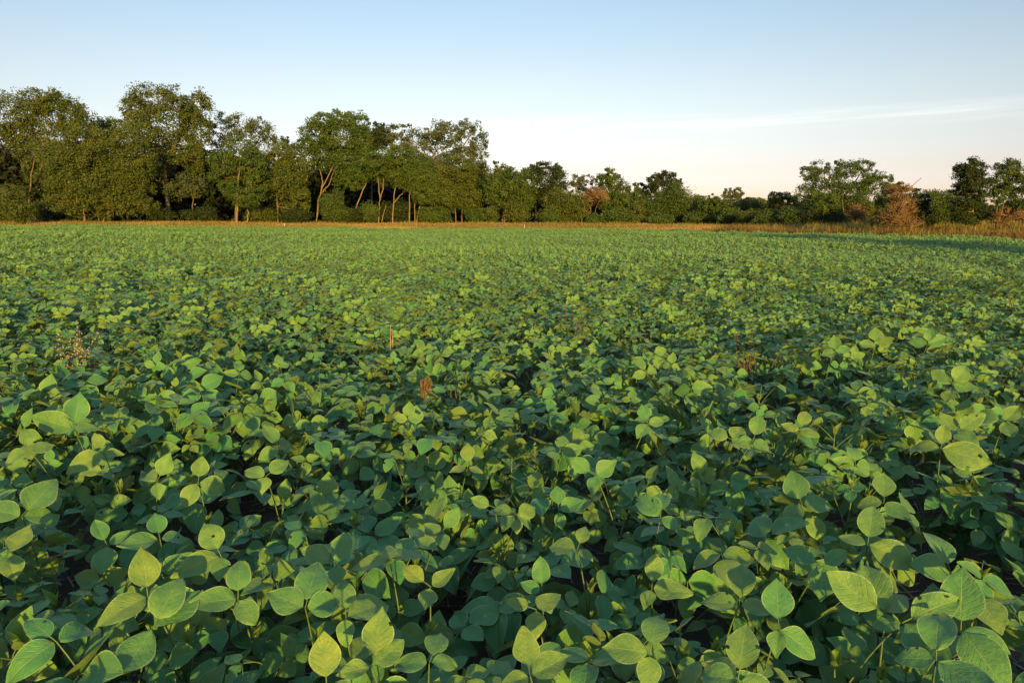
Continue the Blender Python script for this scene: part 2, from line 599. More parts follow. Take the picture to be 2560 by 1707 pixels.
# ------------------------------------------------------------------ plants whose top leaves catch the sun in the foreground
# (junction px, py, z, [(image angle, leaflet length px, facing)...])
HEROES = [
    (370, 1490, .60, [(92, 98, .8), (192, 104, .4), (20, 40, .2)]), (383, 1568, .57, [(58, 115, .7), (30, 120, .35), (231, 125, .8)]),
    (553, 1390, .60, [(110, 83, .8), (188, 112, .45), (260, 50, .3)]), (595, 1498, .58, [(84, 82, .7), (172, 105, .5), (300, 62, .4)]),
    (268, 1362, .54, [(107, 52, .45), (256, 56, .5), (10, 50, .2)]), (400, 1348, .54, [(95, 54, .55), (180, 86, .3), (0, 64, .3)]),
    (142, 1604, .57, [(125, 70, .5), (20, 88, .4), (195, 98, .4)]), (18, 1383, .58, [(165, 70, .7), (40, 62, .4), (280, 50, .4)]),
    (763, 1519, .62, [(72, 112, .65), (5, 90, .7), (150, 100, .5)]), (840, 1408, .60, [(150, 82, .7), (66, 82, .7), (270, 56, .5)]),
    (975, 1405, .60, [(23, 84, .12), (178, 105, .15), (90, 50, .4)]), (1076, 1465, .58, [(143, 72, .5), (25, 72, .5), (255, 58, .55)]),
    (865, 1544, .58, [(90, 78, .65), (20, 128, .5), (262, 56, .5)]), (930, 1664, .59, [(75, 112, .6), (185, 80, .4), (30, 88, .5)]),
    (1073, 1658, .59, [(68, 70, .5), (170, 88, .3), (8, 78, .3)]), (817, 1722, .66, [(90, 104, .85), (190, 80, .3), (-10, 80, .3)]),
    (1103, 1332, .57, [(50, 62, .7), (150, 50, .4), (280, 44, .4)]), (1624, 1634, .62, [(80, 98, .75), (175, 112, .7), (270, 80, .6)]),
    (1845, 1700, .65, [(86, 118, .9), (178, 90, .35), (-8, 92, .35)]), (1848, 1511, .58, [(90, 90, .6), (180, 85, .25), (0, 78, .25)]),
    (1340, 1522, .58, [(165, 60, .5), (32, 70, .55), (270, 64, .55)]), (1355, 1480, .58, [(93, 68, .6), (160, 56, .5), (300, 44, .4)]),
    (1629, 1471, .56, [(85, 66, .55), (0, 98, .45), (250, 48, .5)]), (1443, 1373, .59, [(70, 56, .6), (170, 78, .4), (-20, 46, .25)]),
    (1325, 1688, .57, [(100, 90, .55), (25, 110, .45), (200, 70, .4)]), (2060, 1413, .59, [(165, 82, .55), (270, 74, .55), (45, 60, .5)]),
    (2169, 1359, .60, [(87, 82, .65), (-12, 112, .5), (175, 60, .3)]), (2214, 1532, .63, [(158, 125, .75), (122, 118, .5), (60, 70, .3)]),
    (2258, 1554, .62, [(40, 112, .7), (-35, 110, .5), (200, 60, .3)]), (2402, 1574, .62, [(95, 118, .75), (-6, 88, .4), (-40, 120, .45)]),
    (2340, 1650, .62, [(95, 116, .8), (-20, 125, .4), (190, 80, .35)]), (1947, 1571, .61, [(97, 96, .75), (-22, 98, .55), (265, 54, .5)]),
    (2015, 1285, .57, [(200, 70, .5), (-45, 70, .5), (80, 60, .5)]), (1488, 1187, .60, [(150, 66, .65), (35, 66, .7), (262, 50, .55)]),
    (1169, 1168, .60, [(90, 56, .75), (190, 48, .35), (-20, 40, .3)]), (1397, 1277, .58, [(95, 54, .65), (25, 72, .5), (280, 40, .5)]),
    (1294, 1292, .58, [(157, 62, .5), (33, 64, .65), (265, 40, .5)]), (1237, 1268, .59, [(160, 54, .6), (40, 44, .5), (280, 40, .4)]),
    (1651, 1292, .60, [(88, 70, .65), (138, 86, .65), (-20, 50, .4)]), (1404, 1135, .60, [(90, 46, .75), (20, 60, .6), (200, 44, .4)]),
    (74, 1127, .60, [(95, 46, .75), (185, 50, .45), (10, 46, .45)]), (259, 1132, .60, [(105, 42, .75), (200, 80, .5), (-15, 40, .5)]),
    (392, 1203, .60, [(58, 60, .75), (130, 54, .6), (272, 40, .6)]), (495, 1206, .60, [(78, 52, .75), (230, 56, .55), (-18, 66, .65)]),
    (664, 1190, .60, [(32, 56, .65), (150, 56, .55), (250, 36, .55)]), (183, 1070, .62, [(75, 76, .8), (155, 84, .7), (-10, 50, .4)]),
    (54, 1290, .60, [(45, 95, .65), (150, 80, .5), (-10, 60, .5)]), (2000, 1074, .61, [(75, 50, .8), (-10, 44, .5), (170, 44, .5)]),
    (1884, 1098, .61, [(80, 60, .8), (-30, 40, .5), (200, 44, .5)]), (1831, 1099, .60, [(160, 58, .65), (60, 44, .5), (-20, 44, .4)]),
    (2352, 1121, .61, [(88, 50, .7), (-6, 98, .5), (182, 66, .25)]), (2391, 1078, .62, [(45, 60, .75), (140, 48, .5), (-30, 50, .4)]),
    (2511, 1054, .62, [(168, 62, .65), (60, 44, .6), (-60, 40, .5)]), (2005, 1261, .60, [(112, 78, .65), (20, 76, .45), (235, 62, .5)]),
    (2210, 1255, .59, [(95, 62, .55), (-30, 66, .5), (190, 60, .4)]), (1620, 1060, .60, [(110, 48, .7), (20, 44, .6), (230, 40, .4)]),
    (2190, 860, .62, [(95, 38, .75), (20, 40, .6), (190, 36, .5)]), (2320, 860, .62, [(85, 36, .8), (30, 42, .7), (180, 40, .6)]),
    (2090, 880, .61, [(100, 36, .7), (30, 38, .6), (200, 34, .5)]), (2380, 960, .62, [(60, 50, .75), (150, 50, .6), (-10, 50, .4)]),
]
HP = np.array([on_plane(a, b, c) for a, b, c, _ in HEROES])
HB = np.zeros((len(HEROES), 2))
for i_, p_ in enumerate(HP):
    rgx = np.random.default_rng(700 + i_)
    a_ = rgx.uniform(.15 * PI, .85 * PI)
    HB[i_] = p_[:2] + rgx.uniform(.05, .11) * np.array([math.cos(a_), math.sin(a_)])


def screen_leaflet(P, ang, px_len, facing, rg):
    """leaflet starting at P that shows at an image angle (degrees, 90 = up); facing 1 turns its face to the viewer's side, 0 lays it flat"""
    v = CAM - P
    dist = np.linalg.norm(v)
    N = v / dist
    rt = np.cross(-N, [0, 0, 1.0]); rt /= np.linalg.norm(rt)
    up = np.cross(rt, -N)
    n = facing * N + (1 - facing) * np.array([0, 0, 1.0]) + rg.normal(0, .08, 3)
    n /= np.linalg.norm(n)
    s_ = math.cos(R(ang)) * rt + math.sin(R(ang)) * up
    d = s_ - N * (s_ @ n) / max(N @ n, .25)
    Lr = px_len * dist / F * min(np.linalg.norm(d), 1.35)
    d /= np.linalg.norm(d)
    x = np.cross(d, n); x /= np.linalg.norm(x)
    n = np.cross(x, d)
    B = np.stack([x, d, n], 1)
    v_, q, uv = leaflet(Lr, Lr * rg.uniform(.64, .80), rg.uniform(.05, .28), rg.normal(-.25, .4), rg.uniform(.015, .05), rg, 8, 13)
    return v_ @ B.T, q, uv, d


def hero_plant(i):
    px, py, z, parts = HEROES[i]
    rg = np.random.default_rng(800 + i)
    P = HP[i]
    bx, by = HB[i]
    u, v = px / 2560, 1 - py / 1707
    best = max(f_ for _, _, f_ in parts)
    look = 'soybean plant with sunlit yellow-green top leaf' if best >= .7 else 'soybean plant with wide-spread top leaf'
    label = look + ', ' + place_words(min(max(u, 0), 1), min(max(v, 0), 1))
    used_labels.add(label)
    root = thing('soybean_plant', label, 'soybean plant', (bx, by, 0), GROUP)
    mb, pts = stem_mb(z * .68, rg)
    link('stem', mb.mesh('soybean_stem', [M['stem']]), root)
    base = np.array([bx, by, 0])
    mb = MB()
    Pl = P - base
    a = stem_point(pts, .8)
    t = np.linspace(0, 1, 7)[:, None]
    pet = a + (Pl - a) * t + np.array([0, 0, 1]) * np.sin(t * PI) * .02
    mb.tube(pet, np.linspace(.0027, .0016, 7), 6, .5, 1)
    tint = rg.uniform(.08, .7)
    for j, (ang, ln, fc) in enumerate(parts):
        v_, q, uv, d = screen_leaflet(P, ang, ln * .90, fc, rg)
        off = d * (.022 if j == 0 else .006)
        if j == 0:
            mb.tube(np.array([Pl, Pl + off * .5, Pl + off * 1.05]), .0014, 5, .5, 1)
        mb.add(v_ + Pl + off, q, uv, np.clip(tint + rg.normal(0, .07), 0, 1), 0)
    link('leaf', mb.mesh('soybean_leaf', [M['leaf'], M['stem']]), root)
    a0 = rg.uniform(0, 6.28)
    for j in range(7):
        t_ = .2 + .085 * j
        az = a0 + j * 2.7
        o = link('leaf', LEAVES[pick_class(az, rg)][int(rg.integers(12))][1], root)
        o.matrix_local = Matrix(leaf_matrix(pts, t_, az, rg.uniform(.8, .98), rg.normal(.1, .1)).tolist())
    b = link('shoot', BUDS[i % 4], root)
    b.location = pts[-1]


NEAR_Y = 15.0
fx, fy = field_points(-4.5, NEAR_Y, 2.6, .50, .122, 21)
# thin spots where the bare soil shows
gap = vnoise(fx * 1.3, fy * 1.3, 8)
keep = (gap > .17) & ~((np.abs(fx) < .32) & (fy > -.35) & (fy < .30))
for (a, b, r_) in ((255, 1395, .20), (2110, 1660, .16), (2440, 1190, .22), (1450, 1380, .12), (2270, 1370, .12), (1240, 1560, .10), (1890, 1300, .12), (640, 1290, .10), (1150, 1640, .09)):
    g_ = on_plane(a, b, .22)
    keep &= ((fx - g_[0]) ** 2 + ((fy - g_[1]) * .8) ** 2) > r_ ** 2
dh = np.hypot(fx[:, None] - HB[None, :, 0], fy[:, None] - HB[None, :, 1])
keep &= dh.min(1) > .10
fx, fy, dh = fx[keep], fy[keep], dh[keep]
hf = height_factor(fx, fy)
hf = hf * np.where(dh.min(1) < .30, .92, 1.0)
# keep the view onto the sunlit top leaves open
for P_ in HP:
    t_ = fy / P_[1]
    hid = (t_ < 1) & (t_ > .55) & (np.abs(fx - P_[0] * t_) < .16)
    zl = CAM_H + (P_[2] - CAM_H) * t_
    hf = np.where(hid & (t_ > .82), np.minimum(hf, .97), hf)
pp = np.array([project((a, b, .5)) for a, b in zip(fx, fy)])
vis = (pp[:, 2] > .2) & (pp[:, 0] > -40) & (pp[:, 0] < 2600) & (pp[:, 1] < 1860) & (fy > .9)
order = np.argsort(np.where(vis, np.hypot(fx, fy), 1e9))
N_IND = min(300 - len(HEROES), int(vis.sum()))
ind = order[:N_IND]
rest = np.ones(len(fx), bool)
rest[ind] = False

GROUP = 'soybean plants in the near part of the field'


def place_words(u, v):
    return f"{int(round(u * 100))}% across and {int(round(v * 100))}% up the photo"


used_labels = set()


def plant_object(x, y, hs, plan, rg, label=None):
    si, leaves = plan
    sm, pts, Hs = STEMS[si]
    root = thing('soybean_plant', None, 'soybean plant', (x, y, 0), GROUP)
    root.rotation_euler = (0, 0, 0)
    root.scale = (hs, hs, hs)
    link('stem', sm, root)
    zc = 0
    for (cls, li, t, az, sc, tilt) in leaves:
        c = cls or pick_class(az, rg, .52)
        o = link('leaf', LEAVES[c][li][1], root)
        o.matrix_local = Matrix(leaf_matrix(pts, t, az, sc, tilt).tolist())
    b = link('shoot', BUDS[int(rg.integers(4))], root)
    b.location = pts[-1]
    b.rotation_euler = (0, 0, rg.uniform(0, 6))
    b.scale = [float(rg.uniform(.8, 1.4))] * 3
    u, v, _ = project((x, y, .48 * hs))
    u, v = min(max(u / 2560, 0), 1), min(max(1 - v / 1707, 0), 1)
    if label is None:
        look = 'short soybean plant under taller leaves' if hs < .95 else ('tall soybean plant with broad leaves' if hs > 1.08 else 'soybean plant with broad green leaves')
        label = look + ', ' + place_words(u, v)
        j = 0
        while label in used_labels:
            j += 1
            label = look + ', ' + place_words(u, v) + [' in front', ' behind', ' on the left', ' on the right'][(j - 1) % 4]
    used_labels.add(label)
    root['label'] = label
    return root


for i in ind:
    rg = np.random.default_rng(5000 + int(i))
    plant_object(fx[i], fy[i], hf[i] * rg.uniform(.92, 1.1), plant_plan(rg), rg)

for i in range(len(HEROES)):
    hero_plant(i)

# ------------------------------------------------------------------ the rest of the crop: one object of kind stuff
PROTOS_MID, PROTOS_PATCH = [], []
for i in range(7):
    rg = np.random.default_rng(300 + i)
    si, leaves = plant_plan(rg)
    mb = MB()
    _, pts, Hs = STEMS[si]
    mb.tube(pts, np.linspace(.0045, .0022, len(pts)), 3, .5, 1)
    for (cls, li, t, az, sc, tilt) in leaves:
        c = pick_class(az, rg, .50)
        sp = dict(LEAVES[c][li][0])
        sp['size'] *= .86
        mb.merge(build_leaf(sp, 4, 5, 3), leaf_matrix(pts, t, az, sc, tilt))
    me = mb.mesh('crop_plant', [M['leaf'], M['stem']])
    PROTOS_MID.append(bpy.data.objects.new('crop_plant', me))
for i in range(6):
    rg = np.random.default_rng(400 + i)
    mb = MB()
    for j in range(250):
        az = rg.uniform(0, 2 * PI)
        c = pick_class(az, rg, .56)
        sp = dict(LEAVES[c][int(rg.integers(12))][0])
        sp['seed'] = int(rg.integers(1 << 30))
        sp['tint'] = rg.uniform(.15, .62)
        m = np.eye(4)
        m[:3, :3] = rot('z', az - PI / 2) * rg.uniform(.60, .84)
        x, y = rg.uniform(-.5, .5, 2)
        m[:3, 3] = (x, y, rg.uniform(.14, .36) + .05 * math.sin(7 * x + i) * math.sin(6 * y))
        mb.merge(build_leaf(sp, 2, 3, 0), m)
    PROTOS_PATCH.append(bpy.data.objects.new('crop_patch', mb.mesh('crop_patch', [M['leaf'], M['stem']])))

rx, ry, rh = fx[rest], fy[rest], hf[rest]
# patches of about one square metre further out
gx, gy = np.meshgrid(np.arange(-75, 45, .82), np.arange(NEAR_Y + .1, 88, .82))
gx = (gx + RNG.uniform(-.2, .2, gx.shape)).ravel()
gy = (gy + RNG.uniform(-.2, .2, gy.shape)).ravel()
kk = (edge_distance(gx, gy) < -.4 - 2.4 * vnoise(gx * .35, gy * .35, 41) ** 2) & (np.abs(gx) < gy * .78 + 4)
gx, gy = gx[kk], gy[kk]
# coarse cover to the sides and behind the camera
px_, py_ = np.meshgrid(np.arange(-22, 33, 1.0), np.arange(-16, 20, 1.0))
px_, py_ = px_.ravel(), py_.ravel()
inside_near = (py_ > -5) & (py_ < NEAR_Y + .6) & (np.abs(px_) < np.maximum(py_, 0) * .78 + 3.0)
inside_far = (py_ >= NEAR_Y + .1) & (np.abs(px_) < py_ * .78 + 4)
k3 = ~inside_near & ~inside_far & (edge_distance(px_, py_) < -.5)
gx, gy = np.concatenate([gx, px_[k3]]), np.concatenate([gy, py_[k3]])
nA, nB = len(rx), len(gx)
me = bpy.data.meshes.new('soybean_crop')
me.vertices.add(nA + nB)
co = np.zeros((nA + nB, 3), np.float32)
co[:nA, 0], co[:nA, 1] = rx, ry
co[nA:, 0], co[nA:, 1] = gx, gy
me.vertices.foreach_set('co', co.ravel())
lod = np.zeros(nA + nB, np.int32); lod[nA:] = 1
thin = .80 + .32 * vnoise(gx * .09, gy * .16, 51) + .16 * vnoise(gx * .5, gy * .5, 52) - .22 * sstep(.80, .9, vnoise(gx * .22, gy * .22, 53))
rotz = np.zeros((nA + nB, 3), np.float32)
rotz[:nA, 2] = RNG.uniform(-.5, .5, nA)
rotz[nA:, 2] = RNG.integers(0, 4, nB) * 0 + RNG.uniform(-.45, .45, nB)
rotz[nA:, 0] = RNG.normal(0, .04, nB)
rotz[nA:, 1] = RNG.normal(0, .04, nB)
scl = np.ones((nA + nB, 3), np.float32)
scl[:nA] = (rh * RNG.uniform(.92, 1.1, nA))[:, None]
scl[nA:] = np.stack([np.full(nB, 1.02), np.full(nB, 1.02), height_factor(gx, gy) * thin * RNG.uniform(.92, 1.08, nB)], -1)
for nm, ty, dat, fld in (('lod', 'INT', lod, 'value'), ('rot', 'FLOAT_VECTOR', rotz, 'vector'), ('scl', 'FLOAT_VECTOR', scl, 'vector'),
                         ('pick', 'INT', RNG.integers(0, 1000, nA + nB).astype(np.int32), 'value')):
    a_ = me.attributes.new(nm, ty, 'POINT')
    a_.data.foreach_set(fld, dat.ravel())
me.materials.append(M['leaf'])
me.materials.append(M['stem'])
crop = link('soybean_crop', me)
tag(crop, 'dense green soybean crop filling the field out to the trees', 'crop', None, 'stuff')

ng = bpy.data.node_groups.new('scatter_crop', 'GeometryNodeTree')
ng.interface.new_socket('Geometry', in_out='INPUT', socket_type='NodeSocketGeometry')
ng.interface.new_socket('Geometry', in_out='OUTPUT', socket_type='NodeSocketGeometry')
gi = ng.nodes.new('NodeGroupInput')
go = ng.nodes.new('NodeGroupOutput')
joinall = ng.nodes.new('GeometryNodeJoinGeometry')


def named(nm, ty):
    nd = ng.nodes.new('GeometryNodeInputNamedAttribute')
    nd.data_type = ty
    nd.inputs['Name'].default_value = nm
    return next(o for o in nd.outputs if o.enabled and o.name == 'Attribute')


for lv, protos in ((0, PROTOS_MID), (1, PROTOS_PATCH)):
    j = ng.nodes.new('GeometryNodeJoinGeometry')
    for p in protos:
        oi = ng.nodes.new('GeometryNodeObjectInfo')
        oi.inputs['Object'].default_value = p
        oi.inputs['As Instance'].default_value = False
        ti = ng.nodes.new('GeometryNodeGeometryToInstance')
        ng.links.new(oi.outputs['Geometry'], ti.inputs[0])
        ng.links.new(ti.outputs[0], j.inputs[0])
    cmp_ = ng.nodes.new('FunctionNodeCompare')
    cmp_.data_type = 'INT'
    cmp_.operation = 'EQUAL'
    ins = [s for s in cmp_.inputs if s.enabled]
    ng.links.new(named('lod', 'INT'), ins[0])
    ins[1].default_value = lv
    ip = ng.nodes.new('GeometryNodeInstanceOnPoints')
    ng.links.new(gi.outputs[0], ip.inputs['Points'])
    ng.links.new(cmp_.outputs[0], ip.inputs['Selection'])
    ng.links.new(j.outputs[0], ip.inputs['Instance'])
    ip.inputs['Pick Instance'].default_value = True
    ng.links.new(named('pick', 'INT'), ip.inputs['Instance Index'])
    ng.links.new(named('rot', 'FLOAT_VECTOR'), ip.inputs['Rotation'])
    ng.links.new(named('scl', 'FLOAT_VECTOR'), ip.inputs['Scale'])
    ng.links.new(ip.outputs[0], joinall.inputs[0])
ng.links.new(joinall.outputs[0], go.inputs[0])
md = crop.modifiers.new('scatter', 'NODES')
md.node_group = ng

# ------------------------------------------------------------------ ground
gxs = np.concatenate([[-3000, -1500, -700, -350, -200], np.arange(-150, 151, 2.0), [200, 350, 700, 1500, 3000]])
gys = np.concatenate([[-3000, -1000, -300, -120], np.arange(-60, 181, 2.0), [220, 320, 600, 1200, 3000]])
X, Y = np.meshgrid(gxs, gys)
Z = ground_z(X, Y)
nX, nY = len(gxs), len(gys)
idx = np.arange(nX * nY).reshape(nY, nX)
mb = MB()
mb.add(np.stack([X, Y, Z], -1).reshape(-1, 3), np.stack([idx[:-1, :-1], idx[:-1, 1:], idx[1:, 1:], idx[1:, :-1]], -1).reshape(-1, 4))
gm = mb.mesh('ground', [M['ground']])
a_ = gm.attributes.new('outside', 'FLOAT', 'POINT')
a_.data.foreach_set('value', sstep(-.3, 1.2, edge_distance(X, Y)).astype(np.float32))
tag(link('ground', gm), 'dark brown soil and rough grassland running to the horizon', 'ground', None, 'structure')

# straw residue lying between the near plants
rg = np.random.default_rng(77)
mb = MB()
n = 5200
yy = rg.uniform(.6, 9, n) ** 1.0
xx = rg.uniform(-1, 1, n) * (yy * .8 + .6)
for x, y in zip(xx, yy):
    a = rg.uniform(0, PI); L = rg.uniform(.04, .16); w = rg.uniform(.0015, .004)
    d = np.array([math.cos(a), math.sin(a), rg.normal(0, .1)]); s_ = np.array([-d[1], d[0], 0]) * w
    c = np.array([x, y, rg.uniform(.004, .02)])
    p = [c - d * L / 2 - s_, c - d * L / 2 + s_, c + d * L / 2 + s_, c + d * L / 2 - s_]
    mb.add(p, [[0, 1, 2, 3]], None, rg.uniform(0, 1))
tag(link('straw', mb.mesh('straw', [M['straw']])), 'old straw residue strewn on the dark soil between plants', 'straw', None, 'stuff')


# ------------------------------------------------------------------ trees
def leaf_cards(P, size, rg, tint, up=.35, out_dir=None):
    """diamond leaf sprays at the points P: returns verts (n*4,3), quads, tints"""
    n = len(P)
    nrm = rg.normal(0, 1, (n, 3))
    nrm[:, 2] += up
    if out_dir is not None:
        nrm += out_dir * .9
    nrm /= np.linalg.norm(nrm, axis=1)[:, None]
    a = np.cross(nrm, rg.normal(0, 1, (n, 3)))
    a /= np.linalg.norm(a, axis=1)[:, None] + 1e-9
    b = np.cross(nrm, a)
    s1 = (size * rg.uniform(.6, 1.3, n))[:, None]
    s2 = s1 * rg.uniform(.4, .75, n)[:, None]
    bend = nrm * s1 * rg.uniform(-.25, .25, n)[:, None]
    V = np.stack([P - a * s1 * .5, P - b * s2 * .5 + bend, P + a * s1 * .5, P + b * s2 * .5 + bend], 1).reshape(-1, 3)
    Q = np.arange(n * 4).reshape(n, 4)
    return V, Q, np.repeat(np.clip(tint, 0, 1), 4)


def crown_points(c, r, n, rg, clump=.17, per=52, hollow=.45):
    """points in clumps through an ellipsoid lobe; returns points, outward directions, clump tints"""
    nc = max(6, n // per)
    d = rg.normal(0, 1, (nc, 3))
    d /= np.linalg.norm(d, axis=1)[:, None]
    rad = rg.uniform(hollow ** 2, 1.0, nc) ** .5
    cc = d * rad[:, None] * rg.uniform(.9, 1.08, nc)[:, None]
    k = rg.integers(0, nc, n)
    off = np.clip(rg.normal(0, 1, (n, 3)), -1.6, 1.6) * (clump * rg.uniform(.6, 1.35, nc))[k][:, None]
    off[:, 2] *= .95
    q = cc[k] + off
    od = q / (np.linalg.norm(q, axis=1)[:, None] + 1e-6)
    return c + q * r, od, rg.uniform(0, 1, nc)[k]


def branch(a, b, rg, n=6, sag=.08):
    a, b = np.asarray(a, float), np.asarray(b, float)
    t = np.linspace(0, 1, n)[:, None]
    L = np.linalg.norm(b - a)
    p = a + (b - a) * t
    w = rg.normal(0, 1, 3) * L * sag
    p += np.sin(t * PI) * w + rg.normal(0, .012, (n, 3)) * L * np.sin(t * PI)
    return p


def tree(name, label, D, lobes, trunks, mat='green', n=7000, leaf=.34, r0=.22, bark='bark', group='trees along the far edge of the field',
         seed=0, cat='tree', clump=.14, hollow=.58, up=.35, twigs=0, depth=.85, grow=1.02):
    """lobes: (px, py, rx, ry) of crown masses in the photograph's pixels at distance D; trunks: polylines in the same pixels"""
    rg = np.random.default_rng(1000 + seed)
    s_ = D / F
    bx = trunks[0][0][0] if trunks else np.mean([l[0] for l in lobes])
    base = at(bx, 560, D)
    base[2] = gz(base[0], base[1])
    root = thing(name, label, cat, base, group)
    # crown
    vol = np.array([l[2] * l[3] for l in lobes], float)
    mb = MB()
    cents = []
    for (lx, ly, lrx, lry), w in zip(lobes, vol / vol.sum()):
        lrx, lry = lrx * grow, lry * (grow + (.05 if D > 80 else .22))
        y = D + rg.normal(0, .35) * lrx * s_
        c = at(lx, ly, y)
        r = np.array([lrx * s_, min(lrx, lry * 1.3) * s_ * depth + .3, lry * s_])
        cents.append((c, r))
        m = int(n * w * 1.9)
        P, od, tt = crown_points(c, r, m, rg, clump, hollow=hollow)
        k_ = P[:, 2] > base[2] + .1
        P, od, tt = P[k_], od[k_], tt[k_]
        V, Q, T = leaf_cards(P, leaf * .82, rg, tt * .8 + rg.uniform(0, .3, len(P)), up, od)
        mb.add(V - base, Q, None, T)
    link('crown', mb.mesh(name + '_crown', [M[mat]], smooth=False), root)
    # trunk with limbs
    tb = MB()
    ends = []
    for i, tr in enumerate(trunks or []):
        pts = []
        for j, (x, y) in enumerate(tr):
            p = at(x, y, D + (0 if i == 0 else .3 * i))
            if j == 0 and y > 515:
                p[2] = gz(p[0], p[1]) - .1
            pts.append(p)
        pts = np.array(pts)
        t0 = np.linspace(0, 1, len(pts)); t1 = np.linspace(0, 1, 9)
        pp_ = np.stack([np.interp(t1, t0, pts[:, q]) for q in range(3)], -1)
        pp_[1:-1] += rg.normal(0, .05 * D / 95, (7, 3)) * min(1, len(tr) / 2.5)
        r_b = r0 * (.78 if i == 0 else .62)
        tb.tube(pp_ - base, np.linspace(r_b * 1.15, r_b * .5, 9), 7)
        for q_ in range(3, 9):
            ends.append((pp_[q_], r_b * (1.15 - .08 * q_)))
    if not ends:
        top = base + np.array([0, 0, .3 * (cents[0][0][2] - base[2])])
        p = branch(base - [0, 0, .1], top, rg, 5, .03)
        tb.tube(p - base, np.linspace(r0, r0 * .7, 5), 6)
        ends.append((top, r0 * .7))
    for c, r in cents:
        e, re = min(ends, key=lambda q: np.linalg.norm(q[0] - c) + 2.5 * max(0, q[0][2] - c[2] + .25 * np.linalg.norm(q[0] - c)))
        p = branch(e, c, rg, 7, .1)
        tb.tube(p - base, np.linspace(min(re * .55, .11), .02, 7), 5)
        for _ in range(5):
            k_ = int(rg.integers(2, 6))
            d = rg.normal(0, 1, 3); d /= np.linalg.norm(d)
            q = c + d * r * .8
            if q[2] < base[2] + .3:
                continue
            b_ = branch(p[k_], q, rg, 5, .12)
            tb.tube(b_ - base, np.linspace(min(re * .3, .045), .012, 5), 4)
        for _ in range(twigs):
            d = rg.normal(0, 1, 3); d[2] = abs(d[2]) + .2; d /= np.linalg.norm(d)
            b_ = branch(c + d * r * .2, c + d * r * rg.uniform(.8, 1.15), rg, 5, .12)
            tb.tube(b_ - base, np.linspace(.045, .022, 5) * min(1, D / 90), 3)
    link('trunk', tb.mesh(name + '_trunk', [M[bark]]), root)
    return root


def bush(label, D, lobes, mat='green', n=2200, leaf=.26, seed=0, name='shrub', cat='shrub', group='shrubs under the far trees', **kw):
    return tree(name, label, D, lobes, None, mat, n, leaf, .06, 'bark', group, seed, cat, clump=.22, hollow=.3, **kw)


T = tree
# --- left wood
T('broadleaf_tree', 'huge olive tree with ragged crown at the left edge of the photo', 103,
  [(30, 290, 75, 52), (90, 262, 55, 34), (128, 258, 30, 32), (150, 285, 60, 42), (190, 300, 40, 45), (212, 335, 28, 35), (60, 335, 60, 34), (130, 360, 50, 40), (90, 385, 40, 26), (78, 430, 18, 30)],
  [[(70, 556), (75, 470), (85, 400)], [(100, 430), (118, 350)]], 'olive', 15000, .36, .2, seed=1)
T('broadleaf_tree', 'tallest domed tree rising above the wood, left of the photo', 102,
  [(385, 250, 58, 34), (345, 285, 40, 38), (440, 262, 38, 40), (492, 268, 34, 42), (412, 312, 80, 48), (488, 322, 38, 44), (360, 335, 40, 36), (452, 370, 50, 36), (400, 400, 50, 40), (490, 395, 28, 40)],
  [[(420, 556), (415, 460), (410, 380)], [(412, 420), (450, 340), (470, 290)]], 'olive', 16000, .36, .36, seed=2)
T('broadleaf_tree', 'dark tree peering between the two tallest trees on the left', 114,
  [(255, 325, 34, 26), (290, 318, 38, 22), (270, 360, 50, 40)], [[(270, 550), (270, 400)]], 'green', 4500, .36, .2, seed=3)
T('broadleaf_tree', 'wide yellowish olive tree in front with a lit trunk, far left', 91,
  [(218, 350, 58, 34), (165, 395, 55, 45), (235, 410, 62, 48), (150, 440, 45, 42), (215, 470, 60, 50), (165, 495, 50, 40), (240, 510, 45, 30), (190, 428, 60, 55)],
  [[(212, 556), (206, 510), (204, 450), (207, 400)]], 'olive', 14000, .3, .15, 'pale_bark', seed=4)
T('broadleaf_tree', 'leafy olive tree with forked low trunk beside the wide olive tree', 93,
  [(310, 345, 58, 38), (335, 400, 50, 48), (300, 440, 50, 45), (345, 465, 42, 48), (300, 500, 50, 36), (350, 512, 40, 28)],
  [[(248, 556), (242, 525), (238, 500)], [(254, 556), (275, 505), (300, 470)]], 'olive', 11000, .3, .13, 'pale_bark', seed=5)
T('cottonwood_tree', 'airy pale crown standing right of the tallest tree', 112,
  [(560, 305, 34, 24), (600, 312, 44, 28), (650, 322, 36, 26), (675, 345, 22, 22), (545, 340, 34, 32), (610, 350, 48, 30)],
  [[(590, 556), (592, 450), (600, 380)], [(595, 420), (560, 340)], [(595, 410), (650, 345)]], 'pale', 4600, .34, .22, seed=6, clump=.14)
T('broadleaf_tree', 'round bright green tree on one straight orange-lit trunk', 89,
  [(602, 378, 42, 30), (560, 405, 34, 32), (632, 412, 34, 36), (595, 430, 52, 36), (560, 445, 34, 28), (640, 455, 28, 34), (610, 490, 46, 24)],
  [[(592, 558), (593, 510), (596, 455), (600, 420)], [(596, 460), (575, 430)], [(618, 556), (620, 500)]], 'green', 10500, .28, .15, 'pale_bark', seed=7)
T('poplar_tree', 'small dark poplar with glinting pale leaves in the shade', 97,
  [(480, 455, 34, 26), (450, 475, 34, 22), (495, 470, 22, 20)], [[(482, 556), (482, 500), (480, 470)]], 'pale', 1500, .3, .1, seed=8, clump=.2)
T('broadleaf_tree', 'tree with drooping leafy masses left of the big green dome', 94,
  [(700, 385, 40, 34), (665, 420, 32, 36), (735, 420, 36, 36), (700, 455, 46, 36), (742, 465, 30, 34), (720, 500, 40, 34), (660, 470, 26, 36), (750, 505, 25, 30)],
  [[(695, 558), (694, 500), (697, 440)]], 'olive', 11500, .3, .16, seed=9)
